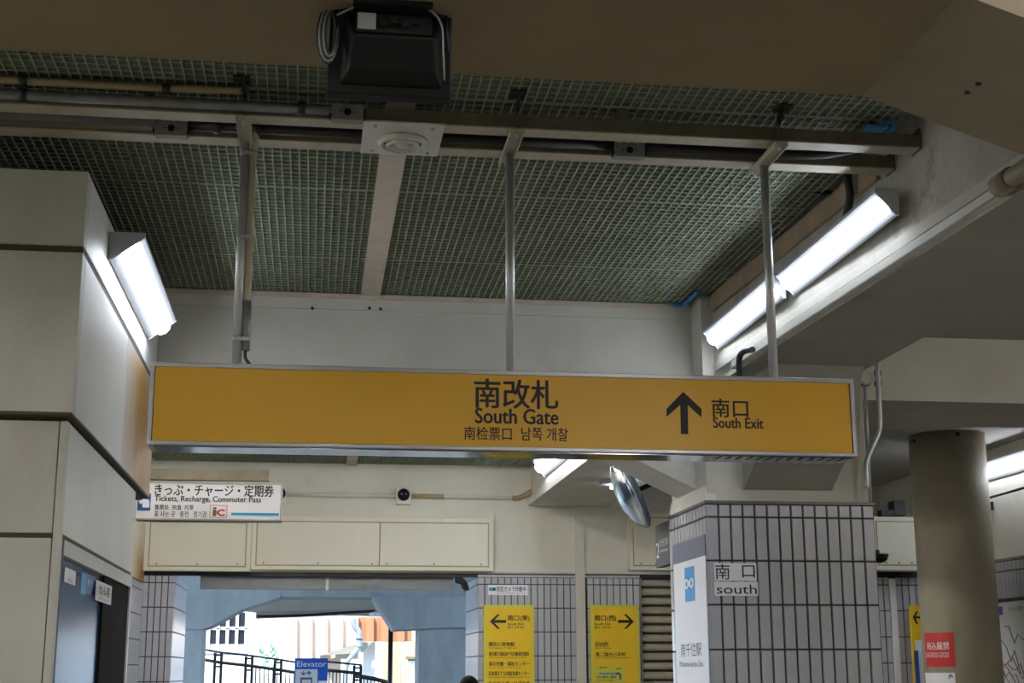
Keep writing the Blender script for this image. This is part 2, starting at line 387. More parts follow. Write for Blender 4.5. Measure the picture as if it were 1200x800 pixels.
# ================================================================== left pillar (panel clad)
PX = -1.20; PY = 7.16; PT = OY(104, 201, PY).z
PZ1 = OY(93, 483, PY).z; PZ2 = OY(103, 292, PY).z; PZ3 = OY(72, 627, PY+.08).z
PB = 10.66
lp = box('panel_clad_pillar', (-4.2, PX-.05, PY+.10, PB-.05, PZ1-.03, PT-.01), 'pillar_gap'); tag(lp, 'beige metal-clad pillar on the left', kind='structure')
stain = stain_mat('rust_stain', (206, 205, 200), (158, 114, 10), 8.8, 9.75, 1, 4.1, 3.55)
stain2 = stain_mat('rust_stain_low', (206, 200, 180), (150, 104, 30), 18.3, 19.3, 1, 3.4, 3.0)
g = .012
def panel(b, m): return box('panel', b, m, lp, bevel=.004)
panel((-4.2, PX, PY, PY+.1, PZ2+.018, PT), 'pillar_panel')
panel((-4.2, PX, PY, PY+.1, PZ1, PZ2-.018), 'pillar_panel')
ys1 = OX(146, 470, PX).y
panel((PX-.05, PX, PY+.102, PB, PZ2+.018, PT), 'pillar_side')
panel((PX-.05, PX, PY+.102, ys1-.004, PZ1, PZ2-.018), 'pillar_side')
panel((PX-.05, PX, ys1+.004, PB, PZ1, PZ2-.018), stain)
box('core_head', (-4.0, PX-.7, PY+.8, PB-.3, PT-.01, ZG-.003), 'concrete_grey', lp)
# recess line painted dark between upper and lower panels
box('recess', (-4.2, PX-.004, PY+.02, PB, PZ2-.018, PZ2+.018), 'pillar_gap', lp)
box('soffit', (-4.2, PX-.004, PY+.004, PB, PZ1-.012, PZ1), 'pillar_gap', lp)
LX = OY(81, 489, PY+.09).x; LY = PY+.09
panel((-4.2, LX-.045, LY, LY+.05, PZ3+.012, PZ1-.03), 'pillar_panel')
box('corner_post', (LX-.04, LX, LY-.004, LY+.05, 0, PZ1-.03), 'pillar_panel', lp, bevel=.006)
ys2 = OX(123, 590, LX).y; ye2 = OX(158.5, 600, LX).y
panel((LX-.05, LX-.004, LY+.052, ys2-.004, PZ3+.012, PZ1-.03), 'pillar_side')
panel((LX-.05, LX-.004, ys2+.004, ye2, PZ3+.012, PZ1-.03), 'pillar_side')
panel((-4.2, LX-.045, LY, LY+.05, 0, PZ3-.012), 'pillar_panel')
box('sill_joint', (-4.2, LX-.01, LY+.01, ye2, PZ3-.012, PZ3+.012), 'pillar_gap', lp)
box('core', (-4.2, LX-.05, LY+.05, ye2-.01, PZ3-.012, PZ1-.03), 'pillar_gap', lp)
# ---- ticket office glazing in the pillar's side
of = thing('office_window', 'dark framed ticket office window in the side of the left pillar', 'window', (LX, 9.5, 0))
ZT = PZ3-.012
yd = OX(124, 690, LX).y; ye = OX(153, 700, LX).y
box('frame_post', (LX-.06, LX-.003, LY+.052, LY+.11, 0, ZT), 'dark_pipe', of)
box('frame_head', (LX-.06, LX+.002, LY+.11, ye, ZT-.075, ZT), 'pillar_panel', of)
box('pane', (LX-.035, LX-.027, LY+.11, yd, 0, ZT-.075), 'glass', of)
box('door_frame', (LX-.05, LX-.012, yd, ye-.03, 0, ZT-.075), 'dark_panel', of)
box('end_post', (LX-.06, LX, ye-.03, ye+.03, 0, ZT), 'pillar_side', of)
box('transom', (LX-.05, LX-.02, LY+.11, yd, OX(90, 650, LX).z-.03, OX(90, 650, LX).z-.015), 'steel_dull', of)
def xsheet(name, x0, y0, x1, y1, X, th, m, parent):
    a = OX(x0, y0, X); b = OX(x1, y1, X); return box(name, (X-th, X, a.y, b.y, a.z, b.z), m, parent)
def xtext(name, body, x0, y0, x1, y1, X, m, parent, side, bold=0, th=.002):
    """lettering on a plane X = const; side -1 faces -X (reads towards -Y), +1 faces +X"""
    a = OX(x0, y1, X); b = OX(x1, y0, X)
    z0 = (OX(x0, y1, X).z + OX(x1, y1, X).z)/2; z1 = (OX(x0, y0, X).z+OX(x1, y0, X).z)/2
    return text(name, body, (X, a.y, z0), (0, b.y-a.y, 0), (0, 0, z1-z0), m, parent, bold, th)
nt1 = thing('window_notice', 'white paper notice taped inside the office window beside the frame', 'notice', (LX-.03, OX(82, 685, LX).y, OX(82, 685, LX).z))
xsheet('sheet', 76.5, 664, 88, 686, LX-.026, .0008, 'paper', nt1); xtext('lettering', '受付', 79, 678, 85, 682, LX-.0255, 'ink', nt1, 1)
nt2 = thing('window_poster', 'blue poster inside the office window', 'poster', (LX-.03, OX(100, 695, LX).y, OX(100, 695, LX).z))
xsheet('sheet', 96, 669, 111, 699, LX-.026, .0008, 'sign_blue', nt2); xsheet('band', 96, 671, 100, 697, LX-.0245, .0008, 'sign_cyan', nt2); xtext('lettering', '南千住', 102, 679, 110, 687, LX-.0245, 'paper', nt2, 1)
nt3 = thing('window_notice', 'white notice with black handwriting on the window by the door', 'notice', (LX-.03, OX(120, 705, LX).y, OX(120, 705, LX).z))
xsheet('sheet', 113, 679, 130, 709, LX-.0095, .0008, 'paper', nt3); xtext('lettering', 'せん客', 115, 686, 129, 698, LX-.0085, 'ink', nt3, 1, .02); xtext('small_lettering', 'お知らせください', 115, 701, 128, 704, LX-.0085, 'ink', nt3, 1)
oi = box('office_back', (LX-2.2, LX-2.1, LY+.1, ye, 0, ZT), 'office'); tag(oi, 'dim wall inside the ticket office', kind='structure')

# ---- wall beyond the pillar on the left
WY = 19.9
wl2 = box('wall_left', (-2.6, -2.27, 10.8, WY, 0, 4.62), 'grout'); tag(wl2, 'side wall beyond the left pillar, tiled below a beige panel', kind='structure')
box('panel', (-2.27, -2.25, 11.4, WY-.003, 2.80, 4.6), stain2, wl2)

# ================================================================== tiles
TW = .0945; TH = .325; TG = .010
def tile_meshes():
    d = {}
    def get(axis, wdt, h):
        k = (axis, round(wdt, 4), round(h, 4))
        if k not in d:
            w2 = (wdt-TG)/2; h2 = (h-TG); t = .012; c = .004
            if axis == 'y':   # faces -Y, origin at its back face centre
                v = [(-w2, 0, 0), (w2, 0, 0), (w2, 0, h2), (-w2, 0, h2), (-w2+c, -t, c), (w2-c, -t, c), (w2-c, -t, h2-c), (-w2+c, -t, h2-c)]
            elif axis == '-x':
                v = [(0, w2, 0), (0, -w2, 0), (0, -w2, h2), (0, w2, h2), (-t, w2-c, c), (-t, -w2+c, c), (-t, -w2+c, h2-c), (-t, w2-c, h2-c)]
            else:
                v = [(0, -w2, 0), (0, w2, 0), (0, w2, h2), (0, -w2, h2), (t, -w2+c, c), (t, w2-c, c), (t, w2-c, h2-c), (t, -w2+c, h2-c)]
            f = [(4, 5, 6, 7), (0, 1, 5, 4), (1, 2, 6, 5), (2, 3, 7, 6), (3, 0, 4, 7)]
            me = bpy.data.meshes.new('tile'); me.from_pydata(v, [], f); me.materials.append(M['tile'])
            d[k] = me
        return d[k]
    return get
tile_mesh = tile_meshes()
def tiles(parent, axis, fixed, a0, a1, ztop, zmin, first=.10):
    """cladding: a0..a1 along the wall, rows hung from ztop down"""
    n = max(1, round(abs(a1-a0)/TW)); wd = abs(a1-a0)/n; base = wloc(parent)
    z = ztop; h = first
    while z > zmin:
        z0 = z-h
        me = tile_mesh(axis, wd, h)
        for i in range(n):
            a = min(a0, a1) + wd*(i+.5)
            o = bpy.data.objects.new('tile', me); COL.objects.link(o); o.parent = parent
            p = Vector((a, fixed, z0+TG/2)) if axis == 'y' else Vector((fixed, a, z0+TG/2))
            o.location = p-base
        z = z0; h = TH
# column cladding
tc_ = thing('tiled_column', 'grey tiled column carrying the south signs', None, (3.57, 10.95, 0), kind='structure')
CX0, CX1, CY0, CY1, CZ = 2.912, 4.235, 10.40, 11.535, 2.835
box('core', (CX0+.012, CX1, CY0+.012, CY1, 0, CZ), 'grout', tc_)
tiles(tc_, 'y', CY0+.012, CX0+.004, CX1, CZ, .3)
tiles(tc_, '-x', CX0+.012, CY0+.004, CY1, CZ, .3)
box('cap_trim', (CX0-.006, CX1+.012, CY0-.012, CY1+.01, CZ, CZ+.022), 'tile_trim', tc_)
# plaster fillet above the trim on the left side
hexa('plaster_fillet', [(2.905, 10.40, CZ+.022), (3.0, 10.40, CZ+.022), (3.0, 11.5, CZ+.022), (2.905, 11.5, CZ+.022), (2.93, 10.46, 2.97), (3.0, 10.46, 2.97), (3.0, 11.5, 2.97), (2.93, 11.5, 2.97)], 'concrete_white', tc_)

# ================================================================== far wall
FZ = OY(300, 670, WY).z            # bottom of the fascia
ub = box('wall_back', (-2.6, 8.2, WY, WY+.3, FZ, 4.62), 'plaster'); tag(ub, 'plain white wall over the exit', kind='structure')
TZ = OY(600, 676, WY).z
xa = OY(560, 700, WY).x; xb = OY(676, 700, WY).x; xc = OY(688, 700, WY).x; xd = OY(750, 700, WY).x
xl0 = -2.27; xl1 = OY(204, 700, WY).x
lpier = thing('tiled_pier', 'white tiled pier on the left side of the exit opening', None, ((xl0+xl1)/2, WY+1, 0), kind='structure')
box('core', (xl0, xl1-.012, WY+.012, WY+2.0, 0, TZ), 'grout', lpier)
tiles(lpier, 'y', WY+.012, xl0, xl1, TZ, 1.0); tiles(lpier, '+x', xl1-.012, WY+.01, WY+2.0, TZ, 1.0)
tiles(wl2, '+x', -2.27, 17.9, WY-.01, 2.79, 1.0)
rpier = thing('tiled_pier', 'white tiled pier with yellow guide boards right of the exit opening', None, ((xa+xd)/2, WY+.8, 0), kind='structure')
box('core', (xa+.012, xb, WY+.012, WY+1.6, 0, TZ), 'grout', rpier); box('core', (xb, xd, WY+.012, WY+.3, 0, TZ), 'grout', rpier)
tiles(rpier, 'y', WY+.012, xa+.004, xb, TZ, 1.0); tiles(rpier, 'y', WY+.012, xc, xd, TZ, 1.0)
tiles(rpier, '-x', xa+.012, WY+.01, WY+1.6, TZ, 1.0)
box('cap_trim', (xa, xd, WY-.006, WY+.012, TZ, TZ+.03), 'alu', rpier)
pil = pxbox('trim_3', 673.5, 601, 687.5, 800, WY-.035, .04, 'concrete_white'); tag(pil, 'white cover strip running down between the two yellow boards', kind='structure')
# plain boxed wall section above the right pier
pw = pxbox('trim_4', 580, 600, 736, 671, WY-.012, .02, 'plaster'); tag(pw, 'plain white boarding above the right tiled pier', kind='structure')
# fascia boxes
def fascia(x0, y0, x1, y1, Y, dep, label, splits=(), screws=()):
    a = OY(x0, y0, Y); b = OY(x1, y1, Y)
    f = thing('fascia_box', label, 'fascia', ((a.x+b.x)/2, Y+dep/2, b.z), 'cream fascia boxes over the exit')
    box('frame', (a.x, b.x, Y, Y+dep, b.z, a.z), 'cream_panel', f, bevel=.004)
    xs = [a.x+.07] + [OY(s, (y0+y1)/2, Y).x for s in splits] + [b.x-.07]
    for i in range(len(xs)-1):
        box('shadow_gap', (xs[i]-.012, xs[i+1]+.012, Y-.002, Y+.002, b.z+.052, a.z-.052), 'beige_pipe', f)
        box('cover', (xs[i]+.006, xs[i+1]-.006, Y-.006, Y+.004, b.z+.07, a.z-.07), 'cream_panel', f, bevel=.002)
        for sx in (xs[i]+.1, (xs[i]+xs[i+1])/2, xs[i+1]-.1):
            lathe('screw', [(.012, -.004), (.012, .004)], (sx, Y-.004, b.z+.09), (0, 1, 0), 'rail_web', f, 8)
    return f
fascia(171, 606, 293, 669, WY-.16, .16, 'cream fascia box over the exit, the short one at the left')
fascia(296, 605, 578, 669, WY-.10, .10, 'long cream fascia box over the exit opening', (445,))
fascia(736, 601, 800, 668, WY-.10, .10, 'cream fascia box left of the tiled column', ())
fascia(1020, 605, 1084, 668, 17.28, .3, 'cream fascia box to the right of the tiled column', ())
# opening header
hd = thing('door_header', 'grey steel header over the exit opening', 'header', (0, WY+.1, 2.7))
pxbox('header', 235, 674, 531, 691.5, WY+.12, .05, 'header_steel', hd)
pxbox('bracket', 382, 677, 385, 691.5, WY+.10, .02, 'steel', hd)
pxbox('top_channel', 206, 672.3, 557, 675, WY+.06, .2, 'dark_pipe', hd)
xs1_ = OY(830, 700, WY).x
lin = box('trim_5', (xl0, xs1_, WY+.022, WY+.055, TZ-.005, FZ), 'dark_pipe'); tag(lin, 'dark lintel edge above the opening', kind='structure')
# roller shutter
sh = thing('roller_shutter', 'beige roller shutter between the tiled pier and the column', 'shutter', ((xd+6)/2, WY+.1, 0))
xs1 = OY(830, 700, WY).x
for i in range(16):
    z0 = TZ - .01 - i*.128
    if z0 < .9: break
    prism('slat', [(xd, WY+.13, z0), (xd, WY+.07, z0-.02), (xd, WY+.045, z0-.055), (xd, WY+.06, z0-.09), (xd, WY+.13, z0-.108)], (xs1-xd, 0, 0), 'shutter', sh)
box('curtain_back', (xd, xs1, WY+.12, WY+.14, 0, TZ), 'grout', sh)
box('guide', (xd, xd+.02, WY+.0, WY+.12, 0, TZ), 'steel_dull', sh)
wb2 = box('wall_back', (xs1, 8.2, WY+.02, WY+.3, 0, FZ), 'plaster'); tag(wb2, 'white wall hidden behind the tiled column', kind='structure')
# tiled wall right of the column
tr = thing('tiled_wall', 'tiled wall between the tiled column and the round column', None, (7.3, 17.7, 0), kind='structure')
ra = OY(1022, 700, 17.6); rb = OY(1090, 700, 17.6); tz2 = OY(1050, 676, 17.6).z
box('core', (ra.x, rb.x, 17.612, 17.8, 0, 3.2), 'grout', tr)
rs0 = OY(1044, 720, 17.6).x; rs1 = OY(1051, 720, 17.6).x
tiles(tr, 'y', 17.612, ra.x, rs0, tz2, 1.0); tiles(tr, 'y', 17.612, rs1, rb.x, tz2, 1.0)
box('plain_strip', (rs0, rs1, 17.58, 17.612, 0, tz2-.02), 'paper', tr)

# ================================================================== round column, right wall
RCR = abs(OY(1150, 500, 15.4).x-OY(1067, 500, 15.4).x)/2*.985; RC = OY(1108, 500, 15.0+RCR)
rc = lathe('round_column', [(RCR, 0), (RCR, 2.93), (RCR, 2.9301), (RCR, 3.42), (RCR, 4.25)], (RC.x, 15+RCR, 0), (0, 0, 1), 'column_paint', None, 48); tag(rc, 'beige round concrete column at the right', kind='structure')
for px, py in ((1070, 516), (1121, 508)):
    p = OY(px, py, 15.2 if px < 1100 else 15.03); bx_ = box('hook', (p.x-.02, p.x+.02, p.y-.03, p.y+.05, p.z-.03, p.z+.01), 'black_metal', rc)
def on_round(px, py, lift=.004):
    d = ray(px, py); # nearest hit with the column surface
    ox, oy = CAMLOC.x-RC.x, CAMLOC.y-(15+RCR); r = RCR+lift
    a = d.x*d.x+d.y*d.y; b = 2*(ox*d.x+oy*d.y); c = ox*ox+oy*oy-r*r; disc = max(0, b*b-4*a*c)
    t = (-b-math.sqrt(disc))/(2*a); return CAMLOC+d*t
def wrap_sheet(name, x0, y0, x1, y1, m, parent, lift):
    v = []; f = []; n = 10
    pa = on_round(x0, y0, lift); pb = on_round(x1, y0, lift); zt = (pa.z+pb.z)/2
    zb = (on_round(x0, y1, lift).z+on_round(x1, y1, lift).z)/2
    a0 = math.atan2(pa.y-(15+RCR), pa.x-RC.x); a1 = math.atan2(pb.y-(15+RCR), pb.x-RC.x)
    if a0 > 0: a0 -= 2*math.pi
    for i in range(n+1):
        a = a0+(a1-a0)*i/n
        for rr in (RCR+lift-.002, RCR+lift):
            for z in (zb, zt): v.append((RC.x+rr*math.cos(a), 15+RCR+rr*math.sin(a), z))
    for i in range(n):
        k = 4*i
        f += [(k, k+4, k+5, k+1), (k+2, k+6, k+7, k+3), (k+1, k+5, k+7, k+3), (k, k+4, k+6, k+2)]
    return link(name, v, f, m, parent), (a0, a1, zb, zt)
def wrap_text(name, body, x0, y0, x1, y1, m, parent, lift, bold=0):
    pa = on_round(x0, y0, lift); pb = on_round(x1, y0, lift)
    a0 = math.atan2(pa.y-(15+RCR), pa.x-RC.x); a1 = math.atan2(pb.y-(15+RCR), pb.x-RC.x)
    z0 = on_round((x0+x1)/2, y1, lift).z; z1 = on_round((x0+x1)/2, y0, lift).z
    o = text(name, body, (0, 0, 0), (1, 0, 0), (0, 0, 1), m, None, bold, 0)
    me = o.data; off = o.location.copy(); base = Vector((RC.x, 15+RCR, z0)); r = RCR+lift
    for q in me.vertices:
        c = q.co+off; a = a0+(a1-a0)*c.x; q.co = Vector((RC.x+r*math.cos(a), 15+RCR+r*math.sin(a), z0+(z1-z0)*c.z))-base
    o.location = base-wloc(parent); o.parent = parent
    return o
p = on_round(1100, 780)
rn = thing('prohibition_notice', 'red notice with white lettering stuck on the round column', 'notice', p)
wrap_sheet('sheet', 1083, 741, 1117, 781, 'red', rn, .006)
wrap_text('lettering', '持込厳禁', 1086, 752, 1112, 761, 'paper', rn, .008, .006); wrap_text('small_lettering', 'DANGEROUS GOODS', 1085, 764, 1112, 770, 'paper', rn, .008)
rn2 = thing('railway_notice', 'pale notice below the red one on the round column', 'notice', on_round(1100, 800))
wrap_sheet('sheet', 1084, 788, 1119, 830, 'sign_white', rn2, .006); wrap_text('lettering', 'JR', 1111, 790, 1117, 795, 'ink', rn2, .008, .02)
# right wall fittings
RW = 8.2
def rwp(px, py): return OX(px, py, RW)
tb = thing('tiled_dado', 'grey tiled band on the far right wall above the map', None, (RW, 15.8, 2), kind='structure')
ztb = rwp(1180, 657).z; zmt = rwp(1185, 702).z
box('core', (RW-.012, RW, 14.2, 17.5, 0, ztb), 'grout', tb)
tiles(tb, '-x', RW-.012, 14.6, 17.4, ztb, zmt, .12)
box('cap_trim', (RW-.04, RW, 14.2, 17.5, ztb, ztb+.03), 'grey_box', tb)
mp_ = thing('route_map', 'large railway route map on the far right wall', 'map', (RW-.04, 15.5, 1))
my1 = rwp(1168, 750).y
box('board', (RW-.05, RW-.03, 14.2, my1, .9, zmt-.03), 'map_land', mp_); box('frame_rail', (RW-.06, RW-.025, 14.2, my1+.03, zmt-.03, zmt), 'dark_pipe', mp_)
a = rwp(1171, 711); b = rwp(1180, 720); box('logo', (RW-.053, RW-.05, a.y, b.y, b.z, a.z), 'sign_blue', mp_)
xtext('lettering', 'のりかえ案内', 1182, 710, 1199, 716, RW-.052, 'ink', mp_, -1)
for i in range(7):
    y0 = my1-.05-random.random()*.35; z0 = 1.6+random.random()*.55; P_ = [(RW-.053, y0-.1*k, z0+random.uniform(-.12, .12)-.05*k) for k in range(9)]
    tube('route_line', P_, .006, 'line_red' if i % 2 else 'line_blue', mp_, 5)
hb = thing('wall_rail', 'thin dark rail bracketed to the far right wall below the lamp', 'rail', (RW-.1, 15.5, 3.2))
tube('bar', [rwp(1158, 586)-Vector((.1, 0, 0)), rwp(1215, 570)-Vector((.1, 0, 0))], .016, 'dark_pipe', hb)
p = rwp(1163, 589); box('bracket', (RW-.12, RW, p.y-.03, p.y+.03, p.z-.09, p.z+.01), 'black_metal', hb)

# ================================================================== fluorescent lamps (triangular section)
def lamp(name, label, X, side, y0, y1, zt, zb, out, group='wall lamps', glow='tube'):
    """side +1: stands out towards +X from a face at X; -1 towards -X. Body is a right triangle: flat top, back on the wall"""
    L_ = thing(name, label, 'lamp', (X, (y0+y1)/2, zb), group)
    xo = X+side*out; xw = X+side*.004
    prism('housing', [(xw, y0+.012, zt), (xo, y0+.012, zt), (xo, y0+.012, zt-.02), (xw+side*.02, y0+.012, zb), (xw, y0+.012, zb)], (0, y1-y0-.024, 0), 'lamp_body', L_)
    for yy, dd in ((y0, .012), (y1-.012, .012)):
        prism('end_cap', [(xw, yy, zt+.004), (xo+side*.006, yy, zt+.004), (xo+side*.006, yy, zt-.024), (xw+side*.022, yy, zb-.006), (xw, yy, zb-.006)], (0, dd, 0), 'lamp_body', L_)
    # rounded cover bulging from the sloping face
    A = Vector((xo, 0, zt-.02)); B = Vector((xw+side*.02, 0, zb)); d = (B-A); nrm = Vector((side*abs(d.z), 0, -abs(d.x))).normalized()
    c0 = A+d*.25; c1 = A+d*.73; mid = (c0+c1)/2; r = (c1-c0).length/2; e = d.normalized(); n = 12
    poly = [mid + e*(-r*math.cos(math.pi*k/n)) + nrm*(.004+.6*r*math.sin(math.pi*k/n)) for k in range(n+1)]
    poly = [Vector((q.x, y0+.02, q.z)) for q in poly]
    prism('tube_cover', poly, (0, y1-y0-.04, 0), glow, L_)
    return L_
a = OX(128, 272, PX); b = OX(128, 306, PX); c = OX(173, 397, PX)
LB_Y0 = a.y; LB_Y1 = min(OX(172, 396, PX).y, 10.66)
lamp('fluorescent_lamp', 'lit triangular lamp on the left pillar', PX, 1, LB_Y0, LB_Y1, a.z, b.z, .195)
Ra = OX(1065, 222, 3.145); Rb = OX(1066, 252, 3.145)
ymid = OX(934, 351, 3.10).y
lamp('fluorescent_lamp', 'lit lamp on the right beam, the one nearer the rails', XR(ymid)-.0, -1, Ra.y, ymid-.03, Ra.z, Rb.z, .13)
lamp('fluorescent_lamp', 'lit lamp on the right beam, the one nearer the column', XR(10.2), -1, ymid+.02, 10.26, Ra.z-.005, Rb.z-.005, .13)
lamp('fluorescent_lamp', 'lit lamp on the far white beam seen under the sign', 3.035, -1, 14.2, 18.6, 4.36, 4.14, .17)
lamp('fluorescent_lamp', 'lit lamp on the far right wall', RW, -1, 14.9, rwp(1152, 548).y, rwp(1185, 535).z, rwp(1185, 556).z, .16)
# unseen wall lamps added to brighten the scene, out of the frame
for X, s, y0 in ((3.25, -1, 1.2), (3.3, -1, -1.6), (-6.0, 1, 5.4), (-6.0, 1, 1.8), (-6.0, 1, -1.5), (8.2, -1, 6.0), (8.2, -1, 2.0)):
    lamp('fluorescent_lamp', 'lit wall lamp behind the viewer, out of the frame', X, s, y0, y0+1.9, 3.70 if X == 8.2 else 4.05, 3.5 if X == 8.2 else 3.85, .16, 'lamps out of the frame', 'tube_out')
def fill_batten_lamp(x, y, z, glow='tube_out'):  # unseen ceiling lamp, added only for brightness
    o = thing('batten_lamp', 'lit twin tube ceiling lamp, out of the frame', 'lamp', (x, y, z), 'ceiling lamps out of the frame')
    box('housing', (x-.12, x+.12, y-.65, y+.65, z-.05, z), 'lamp_body', o)
    for dx in (-.06, .06): tube('tube', [(x+dx, y-.6, z-.075), (x+dx, y+.6, z-.075)], .022, glow, o, 10)
for x, y in ((-3.5, 2.6), (0, 2.6), (-3.5, -.5), (0, -.5), (-3.5, -3.5), (0, -3.5)): fill_batten_lamp(x, y, 4.62)
for x, y in ((6.8, 4.0), (6.8, 0.5)): fill_batten_lamp(x, y, 4.25)
for x, y in ((-.9, 13.0), (-.9, 15.5), (1.2, 13.0), (1.2, 15.5)): fill_batten_lamp(x, y, 4.62, 'tube_far')  # added lamps, hidden from view, lift the far bay
# small flush lamp under the far beam
p = OZ(728, 563, 3.89)
sm = thing('ceiling_lamp', 'small white lamp under the far beam behind the mirror', 'lamp', (p.x, p.y, 3.8))
box('lamp_base', (p.x-.25, p.x+.12, p.y-.12, p.y+.12, 3.84, 3.90), 'lamp_body', sm); box('glowing_face', (p.x-.12, p.x+.10, p.y-.10, p.y+.10, 3.80, 3.84), 'tube', sm)

# ================================================================== rails with fittings
def rail(y0, y1, x1, label):
    r = thing('ceiling_rail', label, 'rail', (0, (y0+y1)/2, 4.31), 'ceiling rails')
    box('flange', (-3.8, x1, y0, y1, 4.31, 4.317), 'rail_paint', r)
    box('web', (-3.8, x1, y0, y0+.006, 4.317, 4.385), 'rail_web', r); box('web', (-3.8, x1, y1-.006, y1, 4.317, 4.385), 'rail_web', r)
    box('end_plate', (x1-.008, x1, y0-.004, y1+.004, 4.305, 4.42), 'rail_web', r)
    for x in (-2.6, -.9, 1.5, 2.9): box('spacer', (x, x+.05, y0+.006, y1-.006, 4.317, ZG-.001), 'rail_web', r)
    return r
RA = (6.775, 6.882); RB = (7.10, 7.208)
rail(*RA, XR(6.8)-.005, 'cream steel ceiling rail nearer the viewer'); rail(*RB, XR(7.1)-.005, 'cream steel ceiling rail farther from the viewer')
# pipes lying along the rails
def cond(label, pts, r, m, clamps=(), name='conduit'):
    t = thing(name, label, 'conduit', pts[0]); tube('pipe', pts, r, m, t)
    for c in clamps: tube('clamp', [Vector(c)-Vector((.02, 0, 0)), Vector(c)+Vector((.02, 0, 0))], r*1.35, 'dark_cable', t)
    return t
za = 4.345; ya = 6.735
xbx = OY(389, 130, ya).x
cond('grey steel conduit along the front of the nearer rail', [(-3.8, ya, za), (xbx, ya, za)], .026, 'steel_dull', ((-1.46, ya, za), (-.12, ya, za)))
cond('beige flexible conduit lying above the grey one at the left', smooth_path([(-3.8, ya-.02, za+.065), (-1.5, ya-.02, za+.064), (-.75, ya-.02, za+.064), (-.55, ya-.02, za+.068), (-.42, ya-.01, za+.075)]), .019, 'beige_pipe', ((-1.46, ya-.02, za+.063), (-.78, ya-.02, za+.062)))
zb_ = 4.352; yb = 7.06
jx0 = OY(182, 152, yb).x; jx1 = OY(220, 155, yb).x
cond('dark conduit on the farther rail between the two junction boxes', [(jx1, yb, zb_), (OY(720, 175, yb).x, yb, zb_)], .026, 'dark_pipe', ((-.55, yb, zb_), (-.35, yb, zb_)))
cond('dark conduit on the farther rail right of the second junction box', smooth_path([(OY(756, 176, yb).x, yb, zb_), (2.2, yb, zb_), (2.6, yb, zb_), (2.8, yb-.02, zb_+.02), (2.95, yb-.06, zb_+.05)]), .026, 'dark_pipe')
dt = thing('wiring_duct', 'grey metal wiring duct on the farther rail at the left', 'duct', (-2, yb, 4.32)); box('duct_body', (-3.8, jx0, yb-.03, yb+.035, 4.325, 4.375), 'rail_web', dt); box('duct_lid', (-3.8, jx0, yb-.034, yb-.03, 4.33, 4.37), 'grey_box', dt)
def jbox(px0, py0, px1, py1, Y, label):
    a = OY(px0, py0, Y); b = OY(px1, py1, Y)
    j = thing('junction_box', label, 'junction box', ((a.x+b.x)/2, Y, b.z), 'junction boxes on the rails')
    box('body', (a.x, b.x, Y, Y+.06, b.z, a.z), 'grey_box', j, bevel=.003)
    lathe('knockout', [(.018, -.004), (.018, .004)], ((a.x+b.x)/2, Y-.001, (a.z+b.z)/2), (0, 1, 0), 'black_plastic', j, 16)
    for s in (-1, 1): lathe('screw', [(.004, -.003), (.004, .003)], ((a.x+b.x)/2+s*.035, Y-.001, (a.z+b.z)/2), (0, 1, 0), 'black_plastic', j, 8)
    for x in (a.x-.012, b.x): box('collar', (x, x+.012, Y+.01, Y+.05, b.z+.01, b.z+.06), 'dark_pipe', j)
jbox(389, 121, 426, 141, 6.71, 'grey junction box beside the ceiling speaker on the nearer rail')
jbox(182, 141, 219, 159, 7.03, 'dark junction box at the left on the farther rail')
jbox(720, 167, 756, 184, 7.03, 'dark junction box on the farther rail right of the middle pole')
# ---- ceiling loudspeaker on a plate
zs = 4.298
q = [OZ(x, y, zs) for x, y in ((427, 146), (520, 152), (513, 184.5), (421, 180))]
spx0, spx1 = (q[0].x+q[3].x)/2, (q[1].x+q[2].x)/2; spy0, spy1 = 6.745, 7.20
sp = thing('ceiling_speaker', 'round white ceiling loudspeaker on a square plate', 'speaker', ((spx0+spx1)/2, (spy0+spy1)/2, zs))
box('plate', (spx0, spx1, spy0, spy1, zs, zs+.011), 'ivory', sp, bevel=.003)
sc = ((spx0+spx1)/2+.005, (spy0+spy1)/2+.02, zs)
lathe('outer_ring', [(.128, 0), (.128, .016), (.120, .030), (.106, .030), (.098, .012), (.098, 0)], sc, (0, 0, -1), 'ivory', sp, 40)
lathe('slot', [(.097, .001), (.097, .010)], sc, (0, 0, -1), 'speaker_dark', sp, 40)
lathe('inner_ring', [(.088, 0), (.088, .030), (.080, .040), (.064, .026), (.050, .014)], sc, (0, 0, -1), 'ivory', sp, 40)
lathe('cone', [(.046, .012), (.043, .028), (.026, .032), (.002, .033)], sc, (0, 0, -1), 'ivory', sp, 32)
for t in (20, 140, 260):
    a = math.radians(t); box('spoke', (sc[0]+.092*math.cos(a)-.012, sc[0]+.092*math.cos(a)+.012, sc[1]+.092*math.sin(a)-.012, sc[1]+.092*math.sin(a)+.012, zs-.018, zs-.006), 'ivory', sp)
for x in (spx0+.06, (spx0+spx1)/2, spx1-.06):
    for y in (spy0+.05, spy1-.05): lathe('screw', [(.011, 0), (.011, .012), (.006, .016)], (x, y, zs), (0, 0, -1), 'ivory', sp, 10)
